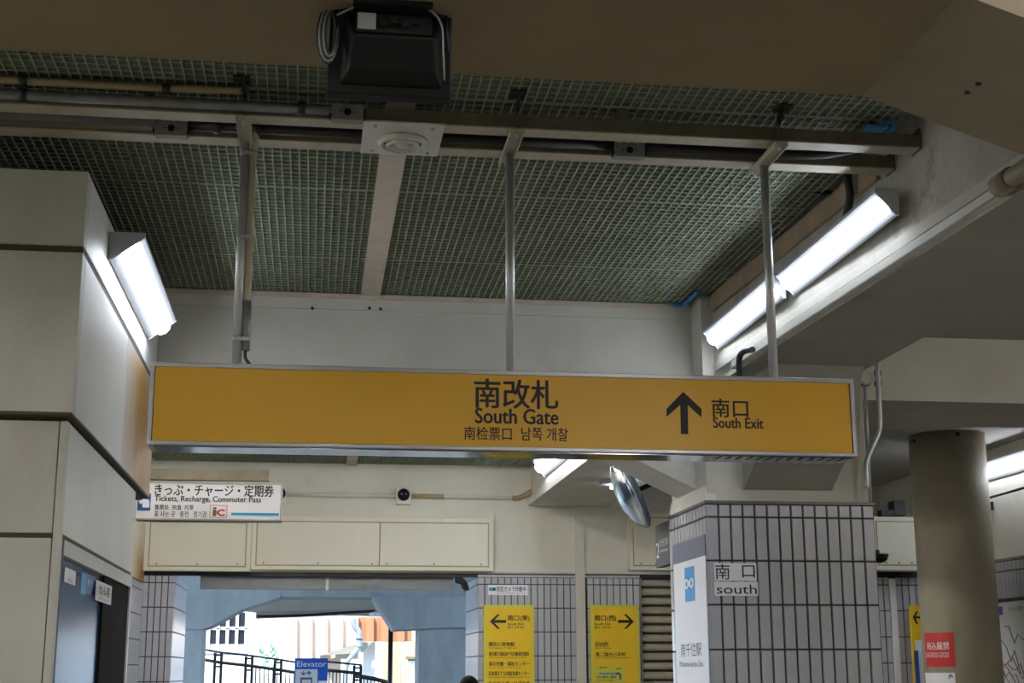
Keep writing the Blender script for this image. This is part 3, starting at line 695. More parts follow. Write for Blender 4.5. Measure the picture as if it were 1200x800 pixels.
# ---- blue clamp at the rail's end, loose cable, bolts in the batten
p = OY(1037, 152, 6.70)
bc = thing('blue_clamp', 'blue plastic clamp lying on the end of the nearer rail', 'clamp', (p.x, 6.72, 4.386))
box('base', (p.x-.09, p.x+.02, 6.70, 6.80, 4.386, 4.40), 'blue_clip', bc); prism('arm', [(p.x-.05, 6.72, 4.40), (p.x-.01, 6.72, 4.43), (p.x+.05, 6.72, 4.435), (p.x+.06, 6.72, 4.425), (p.x+.0, 6.72, 4.40)], (0, .03, 0), 'blue_clip', bc)
box('post', (p.x+.045, p.x+.06, 6.71, 6.76, 4.386, 4.445), 'blue_clip', bc); box('jaw', (p.x-.02, p.x-.005, 6.70, 6.71, 4.386, 4.43), 'blue_clip', bc)
pA = OY(992, 206, 7.5); 
cond('thick dark cable dropping behind the rails to the near lamp', smooth_path([OX(993, 196, 3.05), OX(994, 212, 3.05), OX(996, 232, 3.06), OX(991, 256, 3.07), OX(985, 266, 3.07)]), .024, 'dark_cable', (), 'lamp_cable')
for i, (px, py) in enumerate(((966, 225), (889, 291), (836, 345))):
    p = OX(px, py, 3.04); o = thing('anchor_bolt', ('dark bolt sticking out of the wooden batten nearest the rails', 'dark bolt sticking out of the wooden batten by the right pole', 'dark bolt sticking out of the wooden batten by the column')[i], 'bolt', p, 'bolts in the batten')
    tube('shank', [(p.x-.075, p.y, p.z), (XR(p.y)-.03, p.y, p.z)],   .011, 'black_metal', o); tube('nut', [(p.x-.02, p.y, p.z), (p.x+.005, p.y, p.z)], .021, 'black_metal', o, 6)
pb_ = [OX(882, 409.5, 2.96), OX(874, 410.5, 2.96), OX(867.5, 416, 2.96), OX(866, 427, 2.96), OX(867, 446, 2.96)]
cond('grey cable elbow leaving the duct above the sign', smooth_path(pb_), .022, 'dark_cable', (), 'cable_elbow')

bt = thing('blue_tape', 'crumpled blue tape in the grating corner beside the column', 'tape', OY(800, 356, 10.66))
tube('strip', smooth_path([OY(782, 355, 10.64), OY(795, 357, 10.64), OY(803, 355, 10.6), OY(812, 347, 10.35), OY(818, 341, 10.2)]), .016, 'blue_clip', bt, 6)
tube('fold', smooth_path([OY(786, 356, 10.62), OY(793, 359, 10.62), OY(801, 358, 10.6)]), .012, 'blue_clip', bt, 6)
# ================================================================== big yellow sign
SY = 7.0; SX0, SX1, SZ0, SZ1 = -.816, 2.781, 2.679, 3.094; SD = .23
gs = thing('gate_sign', 'long yellow South Gate sign hanging on three poles', 'sign', ((SX0+SX1)/2, SY+SD/2, SZ0))
fr = .024
box('face', (SX0+fr, SX1-fr, SY+.006, SY+.02, SZ0+fr, SZ1-fr), 'sign_yellow', gs)
box('back', (SX0+fr, SX1-fr, SY+SD-.02, SY+SD-.006, SZ0+fr, SZ1-fr), 'sign_yellow', gs)
box('frame_top', (SX0, SX1, SY, SY+SD, SZ1-fr, SZ1), 'alu', gs, bevel=.003)
box('frame_bottom', (SX0, SX1, SY, SY+SD, SZ0+.004, SZ0+fr), 'alu', gs, bevel=.003)
box('frame_side', (SX0, SX0+fr*.85, SY, SY+SD, SZ0+fr, SZ1-fr), 'alu', gs); box('frame_side', (SX1-fr*.85, SX1, SY, SY+SD, SZ0+fr, SZ1-fr), 'alu', gs)
box('under_tray', (SX0+.03, SX1-.03, SY+.02, SY+SD-.01, SZ0-.002, SZ0+.004), 'sign_under', gs)
for i in range(13):
    x = 2.05+i*.055; box('vent_slot', (x, x+.014, SY+.03, SY+.12, SZ0-.0035, SZ0-.002), 'black_metal', gs)  # row of thin dark ticks across the underside
F_ = SY+.006
ptext('lettering', '南改札', 556, 446, 653.5, 477.5, F_, 'ink', gs, .018)
ptext('lettering', 'South Gate', 557, 480, 654, 495.5, F_, 'ink', gs, .022)
ptext('lettering', '南检票口', 544, 500.5, 599.5, 515, F_, 'ink', gs, .010)
ptext('lettering', '남쪽 개찰', 611, 501.5, 665.5, 516, F_, 'ink', gs, .010)
ptext('lettering', '南口', 834.5, 468, 876, 488.5, F_, 'ink', gs, .014)
ptext('lettering', 'South Exit', 836, 490, 894, 501, F_, 'ink', gs, .022)
ap = [(800.5, 459), (822, 479), (822, 489), (806, 474.5), (806.5, 508.5), (798, 508.5), (797, 474.5), (781, 488.5), (781, 479)]
prism('arrow', [OY(x, y, F_) for x, y in ap], (0, -.002, 0), 'ink', gs)
for i, (px, py) in enumerate(((282, 300), (599, 300), (902, 300))):
    X = (-.404, .968, 2.356)[i]
    po = tube('hanging_pole', [(X, SY+.02, SZ1-.005), (X, SY+.02, 4.262)], .0235, 'steel', gs, 20)
    hw = .035
    bk = box('pole_bracket', (X-hw, X+hw, 6.72, 7.22, 4.285, 4.291), 'rail_paint', gs)
    box('bracket_side', (X+hw-.004, X+hw, 6.72, 7.22, 4.262, 4.285), 'rail_paint', bk); box('bracket_side', (X-hw, X-hw+.004, 6.72, 7.22, 4.262, 4.285), 'rail_paint', bk)
    tube('bolt', [(X, 6.76, 4.255), (X, 6.76, 4.30)], .007, 'steel', bk, 6); tube('bolt', [(X, 7.18, 4.255), (X, 7.18, 4.30)], .007, 'steel', bk, 6)
    box('rod', (X+.0, X+.012, 6.765, 6.774, 4.291, ZG-.001), 'rail_web', bk)
    prism('hanger_plate', [(X-.004, 6.60, ZG-.001), (X-.004, 6.772, ZG-.001), (X-.004, 6.772, 4.392), (X-.004, 6.74, 4.392)], (.012, 0, 0), 'dark_pipe', bk)
    box('hanger_foot', (X-.05, X+.03, 6.60, 6.70, ZG-.008, ZG-.0005), 'dark_pipe', bk)
# conduit strapped to the left pole
cx = -.404+.042
tube('conduit', smooth_path([(cx-.005, 6.99, 4.30), (cx+.012, 7.01, 4.27), (cx, SY+.02, 4.2), (cx, SY+.02, 3.9), (cx, SY+.02, 3.3), (cx, SY+.02, 3.17)], 4), .017, 'rail_paint', gs)
tube('conduit_end', [(cx, SY+.02, 3.42), (cx, SY+.02, 3.165)], .021, 'steel_dull', gs)
tube('cable', smooth_path([(cx, SY+.02, 3.17), (cx, SY+.02, 3.13), (cx+.02, SY+.03, 3.10), (cx+.03, SY+.05, 3.09)]), .008, 'dark_cable', gs, 8)
for z in (3.74, 3.21, 4.19):
    tube('strap', [(-.404, SY+.02, z), (-.404, SY+.02, z+.018)], .027, 'steel', gs, 16); box('strap_plate', (-.42, cx+.02, SY-.012, SY-.006, z, z+.018), 'steel', gs)

# ================================================================== monitor under the front beam
MY = 4.50
a = OY(382, 96, MY); b = OY(529, 112, MY)
mx0, mx1 = a.x, b.x; mzb = OY(455, 112, MY).z
mo = thing('ceiling_monitor', 'black monitor seen from behind, hung under the brown beam', 'monitor', ((mx0+mx1)/2, MY, mzb))
hexa('bezel', [(mx0, MY, mzb), (mx1, MY, mzb), (mx1, MY+.05, mzb-.005), (mx0, MY+.05, mzb-.005), (mx0+.01, MY-.10, mzb+.28), (mx1-.01, MY-.10, mzb+.28), (mx1-.01, MY-.05, mzb+.285), (mx0+.01, MY-.05, mzb+.285)], 'black_plastic', mo, bevel=.006)
sx0, sx1 = OY(397, 90, MY).x, OY(519, 90, MY).x
hexa('back_shell', [(sx0, MY-.01, mzb+.025), (sx1, MY-.01, mzb+.025), (sx1-.01, MY-.10, mzb+.24), (sx0+.01, MY-.10, mzb+.24), (sx0+.03, MY-.09, mzb+.045), (sx1-.03, MY-.09, mzb+.045), (sx1-.04, MY-.15, mzb+.15), (sx0+.04, MY-.15, mzb+.15)], 'black_plastic', mo, bevel=.01)
cxm = (mx0+mx1)/2
hexa('connector_bay', [(sx0+.05, MY-.155, mzb+.155), (sx1-.05, MY-.155, mzb+.155), (sx1-.05, MY-.10, mzb+.235), (sx0+.05, MY-.10, mzb+.235), (sx0+.05, MY-.165, mzb+.16), (sx1-.05, MY-.165, mzb+.16), (sx1-.05, MY-.125, mzb+.235), (sx0+.05, MY-.125, mzb+.235)], 'dark_pipe', mo)
box('label_plate', (sx0+.055, sx0+.115, MY-.172, MY-.168, mzb+.157, mzb+.215), 'steel_dull', mo)
for i in range(4): box('socket', (sx0+.13+i*.035, sx0+.152+i*.035, MY-.176, MY-.166, mzb+.17+.012*(i % 2), mzb+.19+.012*(i % 2)), 'black_plastic', mo)
box('mount_plate', (cxm-.13, cxm+.13, MY-.2, MY+.02, 3.735, 3.749), 'black_metal', mo)
for s in (-1, 1):
    tube('mount_arm', [(cxm+s*.12, MY-.12, 3.74), (cxm+s*.17, MY-.10, mzb+.26)], .009, 'black_metal', mo, 8)
    tube('mount_strut', [(cxm+s*.19, MY-.09, mzb+.13), (cxm+s*.18, MY-.10, mzb+.27)], .006, 'black_metal', mo, 8)
for k in range(5):
    lx = mx0+.0-.002*k; zz = mzb+.17; P_ = []
    for t in range(17):
        an = 2*math.pi*t/16; P_.append((lx+(.016+.005*k)*math.cos(an)+.01, MY-.10+.006*k, zz+(.075+.006*k)*math.sin(an)))
    tube('cable_coil', P_, .0045, 'grey_cable' if k % 2 else 'dark_cable', mo, 6)
tube('cable', smooth_path([(mx0+.03, MY-.13, mzb+.22), (cxm-.08, MY-.17, mzb+.255), (cxm+.02, MY-.18, mzb+.262), (cxm+.11, MY-.17, mzb+.245), (mx1-.05, MY-.15, mzb+.20), (mx1-.04, MY-.13, mzb+.1), (mx1-.03, MY-.06, mzb+.04)]), .0035, 'grey_cable', mo, 8)

# ================================================================== ticket sign
TY = 13.2
a = OY(161.5, 563, TY); b = OY(330, 611, TY)
ts = thing('ticket_sign', 'white ticket and recharge sign hanging beyond the left pillar', 'sign', ((a.x+b.x)/2, TY, b.z))
box('body', (a.x, b.x, TY+.004, TY+.12, b.z, a.z), 'sign_white', ts, bevel=.006)
box('frame_rail', (a.x, b.x, TY, TY+.124, a.z-.018, a.z), 'alu', ts); box('frame_rail', (a.x, b.x, TY, TY+.124, b.z, b.z+.018), 'alu', ts)
box('frame_end', (b.x-.016, b.x, TY-.002, TY+.124, b.z, a.z), 'alu', ts)
h0 = OY(150, 548, TY); h1 = OY(315, 563, TY); box('hanger_box', (-2.25, h1.x, TY+.03, TY+.10, h1.z, h0.z), 'rail_web', ts)
T_ = TY+.004
ptext('lettering', 'きっぷ・チャージ・定期券', 181, 568.5, 321, 580.5, T_, 'ink', ts, .016)
ptext('lettering', 'Tickets, Recharge, Commuter Pass', 181, 582, 306, 589, T_, 'ink', ts, .016)
ptext('lettering', '售票处  充值  月票', 181, 591.5, 227, 597, T_, 'ink', ts, .008); ptext('lettering', '표 사는 곳   충전   정기권', 180.5, 599, 242, 605.5, T_, 'ink', ts, .008)
pxbox('logo_frame', 246, 591.5, 266, 606.5, T_-.001, .002, 'red_ic', ts); pxbox('logo_ground', 246.7, 592.2, 265.3, 605.8, T_-.002, .002, 'sign_white', ts)
ptext('logo_letter', 'i', 249.5, 594.5, 253.5, 604, T_-.002, 'green_ic', ts, .05); ptext('logo_letter', 'C', 254.5, 597, 263.5, 604, T_-.002, 'red_ic', ts, .07)
pxbox('line_bar', 271, 600.5, 326.5, 604, T_-.002, .003, 'sign_cyan', ts)
pxbox('pictogram', 161.8, 578, 176, 598, T_-.002, .003, 'sign_blue', ts)
pg_ = [(165.5, 586), (168, 584.5), (174, 585), (175.3, 588), (175, 594.5), (167, 594.5), (166.8, 589), (164.5, 590.5), (162.3, 586.5), (163, 585.8)]
prism('pictogram_figure', [OY(x, y, T_-.002) for x, y in pg_], (0, -.002, 0), 'sign_white', ts)
p = OY(170.3, 581.3, T_-.002); lathe('pictogram_head', [(.0155, 0), (.0155, .002)], p, (0, -1, 0), 'sign_white', ts, 16)

# ================================================================== far wall fittings
cm = thing('security_camera', 'white box camera with round dark lens on the far wall conduit', 'camera', OY(473, 590, WY-.09))
pxbox('housing', 464.5, 571.5, 481.5, 590.5, WY-.09, .09, 'ivory', cm, bevel=.01); p = OY(473, 579.5, WY-.09)
lathe('lens', [(.085, 0), (.085, .02), (.05, .05), (.005, .058)], p, (0, -1, 0), 'black_plastic', cm, 28)
for dx in (-.03, .03): lathe('led', [(.008, .05), (.008, .056)], p+Vector((dx, 0, .005)), (0, -1, 0), 'ivory', cm, 10)  # pale discs imitate two glints of light on the lens
cm2 = thing('wall_sounder', 'dark round fitting on the far wall beside the ticket sign', 'fitting', OY(331, 586, WY-.06))
pxbox('base', 322, 568, 335, 590, WY-.06, .06, 'ivory', cm2, bevel=.01); lathe('cap', [(.09, 0), (.09, .03), (.05, .06), (.004, .065)], OY(327, 578, WY-.06), (0, -1, 0), 'black_plastic', cm2, 24)
def yc(px, py): return OY(px, py, WY-.035)
cond('white and beige conduit along the far wall through the camera', [yc(335, 579), yc(464, 581)], .028, 'ivory', ())
c3 = cond('white conduit on the far wall right of the camera', [yc(481, 581), yc(600, 583)], .028, 'ivory', ())
tube('sleeve', [yc(482, 581), yc(520, 581.6)], .034, 'beige_pipe', c3)
cond('beige flexible conduit bending up to the far lamp', smooth_path([yc(601, 583.2), yc(605, 583.6), yc(610, 582.5), yc(617, 579), yc(623, 575)]), .034, 'beige_pipe', ())
# guide boards
def guide(x0, x1, ytop, label, mirrored):
    a = OY(x0, ytop, WY-.05); b = OY(x1, 800, WY-.05)
    gd = thing('guide_board', label, 'sign', ((a.x+b.x)/2, WY, .75), 'yellow guide boards')
    box('frame', (a.x, b.x, WY-.05, WY-.001, .75, a.z), 'guide_frame', gd, bevel=.004)
    box('face', (a.x+.045, b.x-.045, WY-.056, WY-.05, .80, a.z-.045), 'guide_yellow', gd)
    return gd
G = WY-.056
g1 = guide(567, 626.5, 708.5, 'yellow guide board with an arrow pointing left', False)
def L1(body, x0, y0, x1, y1, gd, bold=.02, m='ink'): return ptext('lettering', body, x0, y0, x1, y1, G, m, gd, bold)
prism('arrow', [OY(x, y, G) for x, y in ((574, 728), (583, 719.5), (586, 719.5), (579.5, 726.2), (593, 726.2), (593, 729.6), (579.5, 729.6), (586, 736.5), (583, 736.5))], (0, -.002, 0), 'ink', g1)
L1('南口(東)', 595, 720.5, 620.5, 728, g1); L1('South Exit', 595, 729.5, 614, 732.3, g1); L1('南口  남쪽 출구', 595, 733.5, 615, 736, g1)
for i, (t1, t2, e1, e2) in enumerate((('隅田川貨物駅', 'Sumidagawa Freight Sta.', 603, 606), ('東京都交通局南千住自動車営業所', 'Toei Transportation Minamisenju Bus Office', 620, 617), ('城北労働・福祉センター', 'Johoku Labor Welfare Center', 620, 612), ('日本堤子ども家庭支援センター', 'Nihonzutsumi Child and Family Support Center', 620.5, 621), ('たなかスポーツプラザ', 'Tanaka Sports Plaza', 620.5, 616))):
    y = 752+i*11.4; L1(t1, 573, y, e1, y+5.2, g1); L1(t2, 573, y+6.2, e2, y+8, g1, .012)
g2 = guide(691.5, 750.5, 708.5, 'yellow guide board with an arrow pointing right', True)
prism('arrow', [OY(x, y, G) for x, y in ((743, 728), (734, 719.5), (731, 719.5), (737.5, 726.2), (724.5, 726.2), (724.5, 729.6), (737.5, 729.6), (731, 736.5), (734, 736.5))], (0, -.002, 0), 'ink', g2)
L1('南口(西)', 697, 720.5, 722, 728, g2); L1('South Exit', 697, 729.5, 716, 732.3, g2); L1('南口  남쪽 출구', 697, 733.5, 717, 736, g2)
L1('回向院', 698, 752, 713, 757.5, g2); L1('Eko-in Temple', 698, 758.3, 716, 760.3, g2, .012); L1('第二瑞光小学校', 698, 764, 733, 769, g2); L1('Dai-ni Zuiko Elementary School', 698, 769.8, 740, 771.6, g2, .012)
pxbox('route_plate', 698, 780, 731, 800, G-.001, .002, 'guide_frame', g2)
L1('工事期間', 700, 781, 711, 783, g2); L1('お乗り場', 722, 782, 728, 784.5, g2); L1('出口案内  階段', 700, 791.5, 722, 794.5, g2); L1('エレベーター', 700, 795.5, 720, 798.5, g2)
prism('route_arrow', [OY(x, y, G-.001) for x, y in ((702, 788), (720, 788), (720, 790), (702, 790))], (0, -.002, 0), 'sign_cyan', g2); prism('route_arrow', [OY(x, y, G-.001) for x, y in ((721, 787.8), (726, 787.8), (728, 790), (728, 796), (726, 796), (726, 790.2), (721, 790))], (0, -.002, 0), 'sign_blue', g2)
cn = thing('camera_notice', 'small white security camera notice on the tiled pier', 'notice', OY(595, 697, WY))
pxbox('plate', 572, 685, 618.5, 697, WY-.012, .010, 'sign_white', cn); ptext('lettering', '防犯カメラ作動中', 582, 687, 616.5, 693, WY-.012, 'ink', cn, .012); ptext('small_lettering', 'Security cameras in operation', 582, 694, 616, 695.6, WY-.012, 'ink', cn)
pxbox('pictogram', 573, 688.2, 580.5, 692, WY-.014, .003, 'sign_cyan', cn); pxbox('pictogram_lens', 578, 688.5, 580.8, 691.7, WY-.016, .003, 'ink', cn)

# ---- signs on the tiled column
sn = thing('station_name_panel', 'white station name panel with navy top on the column side', 'sign', (CX0, 10.97, .6))
X_ = CX0-.008
def xq(name, x0, x1, yt0, yt1, yb0, yb1, X, th, m, parent):
    a = OX(x0, yt0, X); b = OX(x1, yt1, X); zt = (a.z+b.z)/2; zb = (OX(x0, yb0, X).z+OX(x1, yb1, X).z)/2
    return box(name, (X, X+th, a.y, b.y, zb, zt), m, parent)
ya_, yb_ = OX(788.5, 640, X_).y, OX(825.5, 625, X_).y
zt_ = (OX(788.5, 639.5, X_).z+OX(825, 625.5, X_).z)/2; zm_ = (OX(789.5, 661, X_).z+OX(825, 651.5, X_).z)/2
box('panel', (X_, X_+.006, yb_, ya_, .6, zm_), 'sign_white', sn); box('top_band', (X_, X_+.006, yb_, ya_, zm_, zt_), 'band_navy', sn)
xq('logo_ground', 802, 813, 666, 662, 706, 703, X_-.002, .002, 'logo_blue', sn)
a = OX(802.5, 691, X_-.003); b = OX(812.5, 676, X_-.003)
def heart_m():
    W = b.y-a.y; H = b.z-a.z
    pts = [(.12, .02), (.0, .25), (.0, .75), (.12, .98), (.28, .98), (.5, .70), (.72, .98), (.88, .98), (1, .75), (1, .25), (.88, .02), (.72, .02), (.5, .30), (.28, .02)]
    return [(X_-.003, a.y+W*u, a.z+H*v) for u, v in pts]
prism('logo_mark', heart_m(), (-.001, 0, 0), 'sign_white', sn)
for cu_ in (.23, .77):
    prism('logo_eye', [(X_-.0042, a.y+(b.y-a.y)*(cu_+.09*math.cos(t*.5236)), a.z+(b.z-a.z)*(.5+.26*math.sin(t*.5236))) for t in range(12)], (-.0008, 0, 0), 'logo_blue', sn)
xtext('lettering', '南千住駅', 798.5, 753, 822, 769, X_, 'band_navy', sn, -1, .004); xtext('lettering', 'Minami-senju Sta.', 797, 774, 824.5, 783, X_, 'band_navy', sn, -1, .0)
so_ = thing('south_plate', 'pale plate reading south in two scripts on the column front', 'sign', OY(862, 698, CY0))
pxbox('plate', 837, 659.5, 887, 680.5, CY0-.006, .006, 'sign_white', so_); pxbox('plate', 837, 681.3, 889, 698, CY0-.006, .006, 'sign_white', so_)
ptext('lettering', '南', 838.5, 660.5, 854.8, 678.5, CY0-.006, 'ink', so_, .004); ptext('lettering', '口', 870, 662.3, 884, 676.3, CY0-.006, 'ink', so_, .01); ptext('lettering', 'south', 840, 685, 886.5, 695.5, CY0-.006, 'ink', so_, .004)
X2_ = 2.93
pd = thing('platform_sign', 'dark platform direction sign just behind the tiled column', 'sign', (X2_, 11.9, 2.3))
py0, py1 = 11.56, OX(768.5, 640, X2_).y; pz1 = OX(769, 615.5, X2_).z; pz0 = OX(770, 665, X2_).z
box('board', (X2_, X2_+.06, py0, py1, pz0, pz1), 'dark_sign', pd)
text('lettering', '2', (X2_, py1-.02, pz0+.22*(pz1-pz0)), (0, -.10, 0), (0, 0, .36*(pz1-pz0)), 'paper', pd); text('lettering', '北千住方面', (X2_, py1-.13, pz0+.46*(pz1-pz0)), (0, -.30, 0), (0, 0, .17*(pz1-pz0)), 'paper', pd); text('lettering', 'for Kita-senju', (X2_, py1-.13, pz0+.30*(pz1-pz0)), (0, -.30, 0), (0, 0, .10*(pz1-pz0)), 'paper', pd)

# ---- convex mirror
mc = OY(739, 578, 11.9); mn = Vector((-.88, .10, -.42)).normalized()
cv = thing('convex_mirror', 'round convex safety mirror hanging by the column, seen edge on', 'mirror', mc)
R_ = .31
lathe('dome', [(R_, 0)] + [(R_*math.cos(math.radians(t)), .12*math.sin(math.radians(t))) for t in range(8, 90, 9)] + [(.004, .12)], mc, mn, 'mirror', cv, 48)
lathe('back_shell', [(R_+.012, .01), (R_+.014, -.02), (R_-.02, -.045), (.1, -.06), (.02, -.062)], mc, mn, 'mirror_back', cv, 48)
bp0 = mc-mn*.06; zt = 3.2
tube('arm', [bp0, bp0+Vector((.17, -.15, .07)), bp0+Vector((.22, -.42, .13))], .022, 'black_metal', cv, 8)
q = bp0+Vector((.22, -.42, .13)); box('bracket', (q.x-.05, q.x+.05, q.y-.06, q.y+.06, q.z-.03, q.z+.12), 'black_metal', cv); box('foot_plate', (q.x-.02, q.x+.22, q.y-.04, q.y+.04, q.z+.02, q.z+.05), 'black_metal', cv)

# ---- conduits right of the column
YR = 10.36
k0 = OY(1014, 443, YR)
rj = thing('round_junction_box', 'round white junction box beside the sign end', 'junction box', k0)
lathe('cover', [(.055, 0), (.055, .012), (.05, .016)], k0, (-.25, -1, 0), 'ivory', rj, 28); lathe('body', [(.06, -.05), (.06, 0)], k0, (-.25, -1, 0), 'steel_dull', rj, 28)
for t in (60, 240): lathe('screw', [(.005, .014), (.005, .02)], k0+Vector((.04*math.cos(math.radians(t)), -.002, .04*math.sin(math.radians(t)))), (-.25, -1, 0), 'steel_dull', rj, 8)
cond('thin grey conduit dropping from the round junction box', [OY(1013, 450, YR), OY(1016, 500, YR), OY(1020, 587, YR)], .014, 'steel', (), 'conduit')
cond('thicker grey conduit with an offset bend right of the sign', smooth_path([OY(1028, 424, YR-.05), OY(1030, 470, YR-.05), OY(1031, 495, YR-.05), OY(1029, 508, YR-.05), OY(1019, 531, YR-.05), OY(1015, 545, YR-.05), OY(1016, 572, YR-.05)]), .021, 'steel', (OY(1028.5, 437, YR), OY(1029, 449, YR)))
# box camera on the fascia and little dome
p = OY(1052, 603, 17.6); bcx = thing('box_camera', 'dark box camera standing on the fascia right of the column', 'camera', p)
pxbox('body', 1047, 586, 1062, 604, 17.6, .2, 'dark_pipe', bcx, bevel=.01); pxbox('lens_hood', 1033, 597, 1048, 604, 17.55, .15, 'black_metal', bcx)
dm = thing('dome_camera', 'black dome camera at the edge of the tiled column', 'camera', OY(1031, 652, 17.12)); lathe('dome', [(.10, 0), (.09, .04), (.05, .07), (.005, .08)], OY(1031, 652, 17.12), (0, 0, -1), 'black_plastic', dm, 24); lathe('base', [(.11, -.03), (.11, 0)], OY(1031, 652, 17.12), (0, 0, -1), 'black_metal', dm, 24); pxbox('bracket', 1024, 644, 1031, 652, 17.08, .198, 'black_metal', dm)
yg = thing('arrow_sign', 'narrow yellow arrow sign behind the round column', 'sign', OY(1075, 800, 17.3))
pxbox('board', 1066, 709, 1090, 850, 17.45, .04, 'guide_yellow', yg); pxbox('map_plate', 1072, 750, 1090, 850, 17.44, .01, 'sign_white', yg); pxbox('map_panel', 1077, 763, 1090, 850, 17.435, .01, 'paper', yg); pxbox('map_edge', 1076, 762, 1077.2, 850, 17.432, .01, 'sign_blue', yg)
prism('arrow', [OY(x, y, 17.45) for x, y in ((1069.5, 723), (1074, 715.5), (1075.5, 716.5), (1073, 721.7), (1080, 722.2), (1080, 724.5), (1073, 724.3), (1075.5, 730.5), (1074, 731.5))], (0, -.003, 0), 'ink', yg)

# ================================================================== outside
gd_ = box('ground', (-40, 50, 24, 90, -.12, 0), 'asphalt'); tag(gd_, 'paved street outside the exit', kind='structure')
VY = 24.5
vf = thing('viaduct_portal', 'blue grey concrete portal frame of the viaduct outside the exit', 'viaduct', (1, VY, 0))
pxpoly('haunch', [(200, 655), (334, 655), (329, 699), (280, 715), (248, 733), (236, 737), (205, 737)], VY, 1.0, 'concrete_blue', vf)
def px_post(name, x0, x1, ytop, Y, d, m, par):
    a = OY(x0, ytop, Y); b = OY(x1, ytop, Y); return box(name, (a.x, b.x, Y, Y+d, 0, a.z), m, par)
px_post('post', 200, 237.5, 737, VY+.03, .9, 'concrete_blue', vf)
pxpoly('beam', [(330, 655), (566, 655), (566, 700), (330, 699)], VY, 1.0, 'concrete_blue', vf)
pxpoly('haunch', [(437, 699), (560, 699), (560, 735), (520, 735), (490, 737), (462, 738)], VY-.05, 1.0, 'concrete_blue', vf)
px_post('post', 491, 566, 735, VY, .9, 'concrete_blue', vf)
vs2 = thing('viaduct_deck', 'grey underside of the viaduct deck outside', 'viaduct', (1, 27, 3))
box('deck', (-6, 9, 22.0, 31, 4.3, 4.9), 'concrete_blue', vs2)
pxpoly('far_beam', [(260, 690), (470, 690), (470, 712), (300, 716), (262, 712)], 29.5, .8, 'concrete_grey', vs2)
pxpoly('edge_strip', [(300, 716), (470, 712), (470, 722), (400, 720), (300, 724)], 30.2, .5, 'concrete_grey', vs2)
tube('cable', smooth_path([OY(300, 722, 29.4), OY(350, 721, 29.4), OY(400, 718, 29.4), OY(450, 715, 29.4)]), .03, 'black_metal', vs2, 6)
pl_ = thing('street_lamp', 'small lamp under the far viaduct edge', 'lamp', OY(441, 722, 29)); lathe('lamp_dish', [(.02, .06), (.12, .03), (.16, 0), (.1, -.03), (.01, -.04)], OY(441, 719.5, 29), (0, 0, 1), 'house_white', pl_, 20); tube('lamp_stem', [OY(441, 718.5, 29), OY(441, 708, 29)], .02, 'steel_dull', pl_)
# streaked parapet wall of corrugated sheets
RYw = 36
rw_ = thing('streaked_parapet', 'rust streaked corrugated parapet outside, pale to the left', 'wall', OY(410, 752, RYw))
xs_ = [330+i*9 for i in range(18)]
for i in range(17):
    x0, x1 = xs_[i], xs_[i+1]; bot = 772 if x0 < 418 else 751.5
    pxpoly('sheet', [(x0, 723), (x1, 722.5), (x1, bot), (x0, bot)], RYw+(.0 if i % 2 else .12), .25, 'rust_wall' if x0 < 418 else 'rust_dark', rw_)
pxpoly('soffit', [(372, 768), (425, 752), (437, 752), (425, 764), (405, 766)], RYw-.3, .3, 'concrete_grey', rw_)
px_post('support', 380, 400, 764, RYw+.3, .5, 'rust_wall', rw_); px_post('support', 426, 440, 752, RYw+.5, .5, 'house_white', rw_)
dp = thing('downpipe', 'grey downpipe with an offset on the streaked parapet', 'pipe', OY(418, 762, RYw-.2))
tube('pipe', smooth_path([OY(414, 725, RYw-.5), OY(415, 732, RYw-.5), OY(420, 740, RYw-.5), OY(421, 748, RYw-.5), OY(421, 758, RYw-.5)], 6), .075, 'concrete_blue', dp); tube('pipe', [OY(421, 758, RYw-.5), OY(407, 775, RYw-.5), OY(405, 790, RYw-.5), Vector((OY(405, 790, RYw-.5).x, RYw-.5, 0))], .06, 'concrete_blue', dp); tube('collar', [OY(421, 746, RYw-.5), OY(421, 749, RYw-.5)], .095, 'steel_dull', dp)
# houses
def house(label, Y, x0, x1, ytop, m, d=6):
    a = OY(x0, ytop, Y); b = OY(x1, ytop, Y); h = thing('building', label, 'building', ((a.x+b.x)/2, Y, 0)); box('wall', (a.x, b.x, Y, Y+d, 0, a.z), m, h); return h
h1 = house('white building with a grid of dark windows outside on the left', 44, 218, 297, 690, 'house_white')
for r in range(3):
    for c_ in range(4):
        x0 = 246+c_*11; y0 = 719.5+r*20.5-2; y1 = y0+16
        if r == 2: continue
        wn = pxbox('window', x0, y0, x0+8.5, y1, 43.97, .05, 'window_dark', h1)
    pxbox('mullion', 244+r*0, 736.0+r*.0, 290, 737.5, 43.90, .06, 'concrete_grey', h1) if r == 0 else None
for c_ in range(5): pxbox('mullion', 243.6+c_*11, 716, 245.2+c_*11, 765, 43.9, .08, 'rust_wall', h1)
h2 = house('sunlit white building far beyond the parapet', 52, 440, 492, 735, 'house_white')
pxbox('pilaster', 449, 738, 468, 815, 51.7, .3, 'house_tan', h2)
h3 = house('tan roofed low house at the right of the exit view', 48, 478, 500, 752, 'house_tan', 3); pxbox('eave', 476, 769, 502, 772, 47.6, .4, 'rail_web', h3); pxbox('wall_panel', 478, 774, 500, 815, 47.9, .1, 'house_white', h3)
h4 = house('pale wall filling the gap left of the parapet', 54, 290, 345, 700, 'house_white')
# dark pole
dpole = thing('utility_pole', 'thin dark pole standing before the viaduct post', 'pole', OY(458, 800, 27)*1); dpole.location.z = 0
a = OY(458, 736, 27); tube('shaft', [(a.x, 27, 0), (a.x, 27, a.z)], .045, 'black_metal', dpole); tube('base', [(a.x, 27, 0), (a.x, 27, .3)], .08, 'black_metal', dpole)
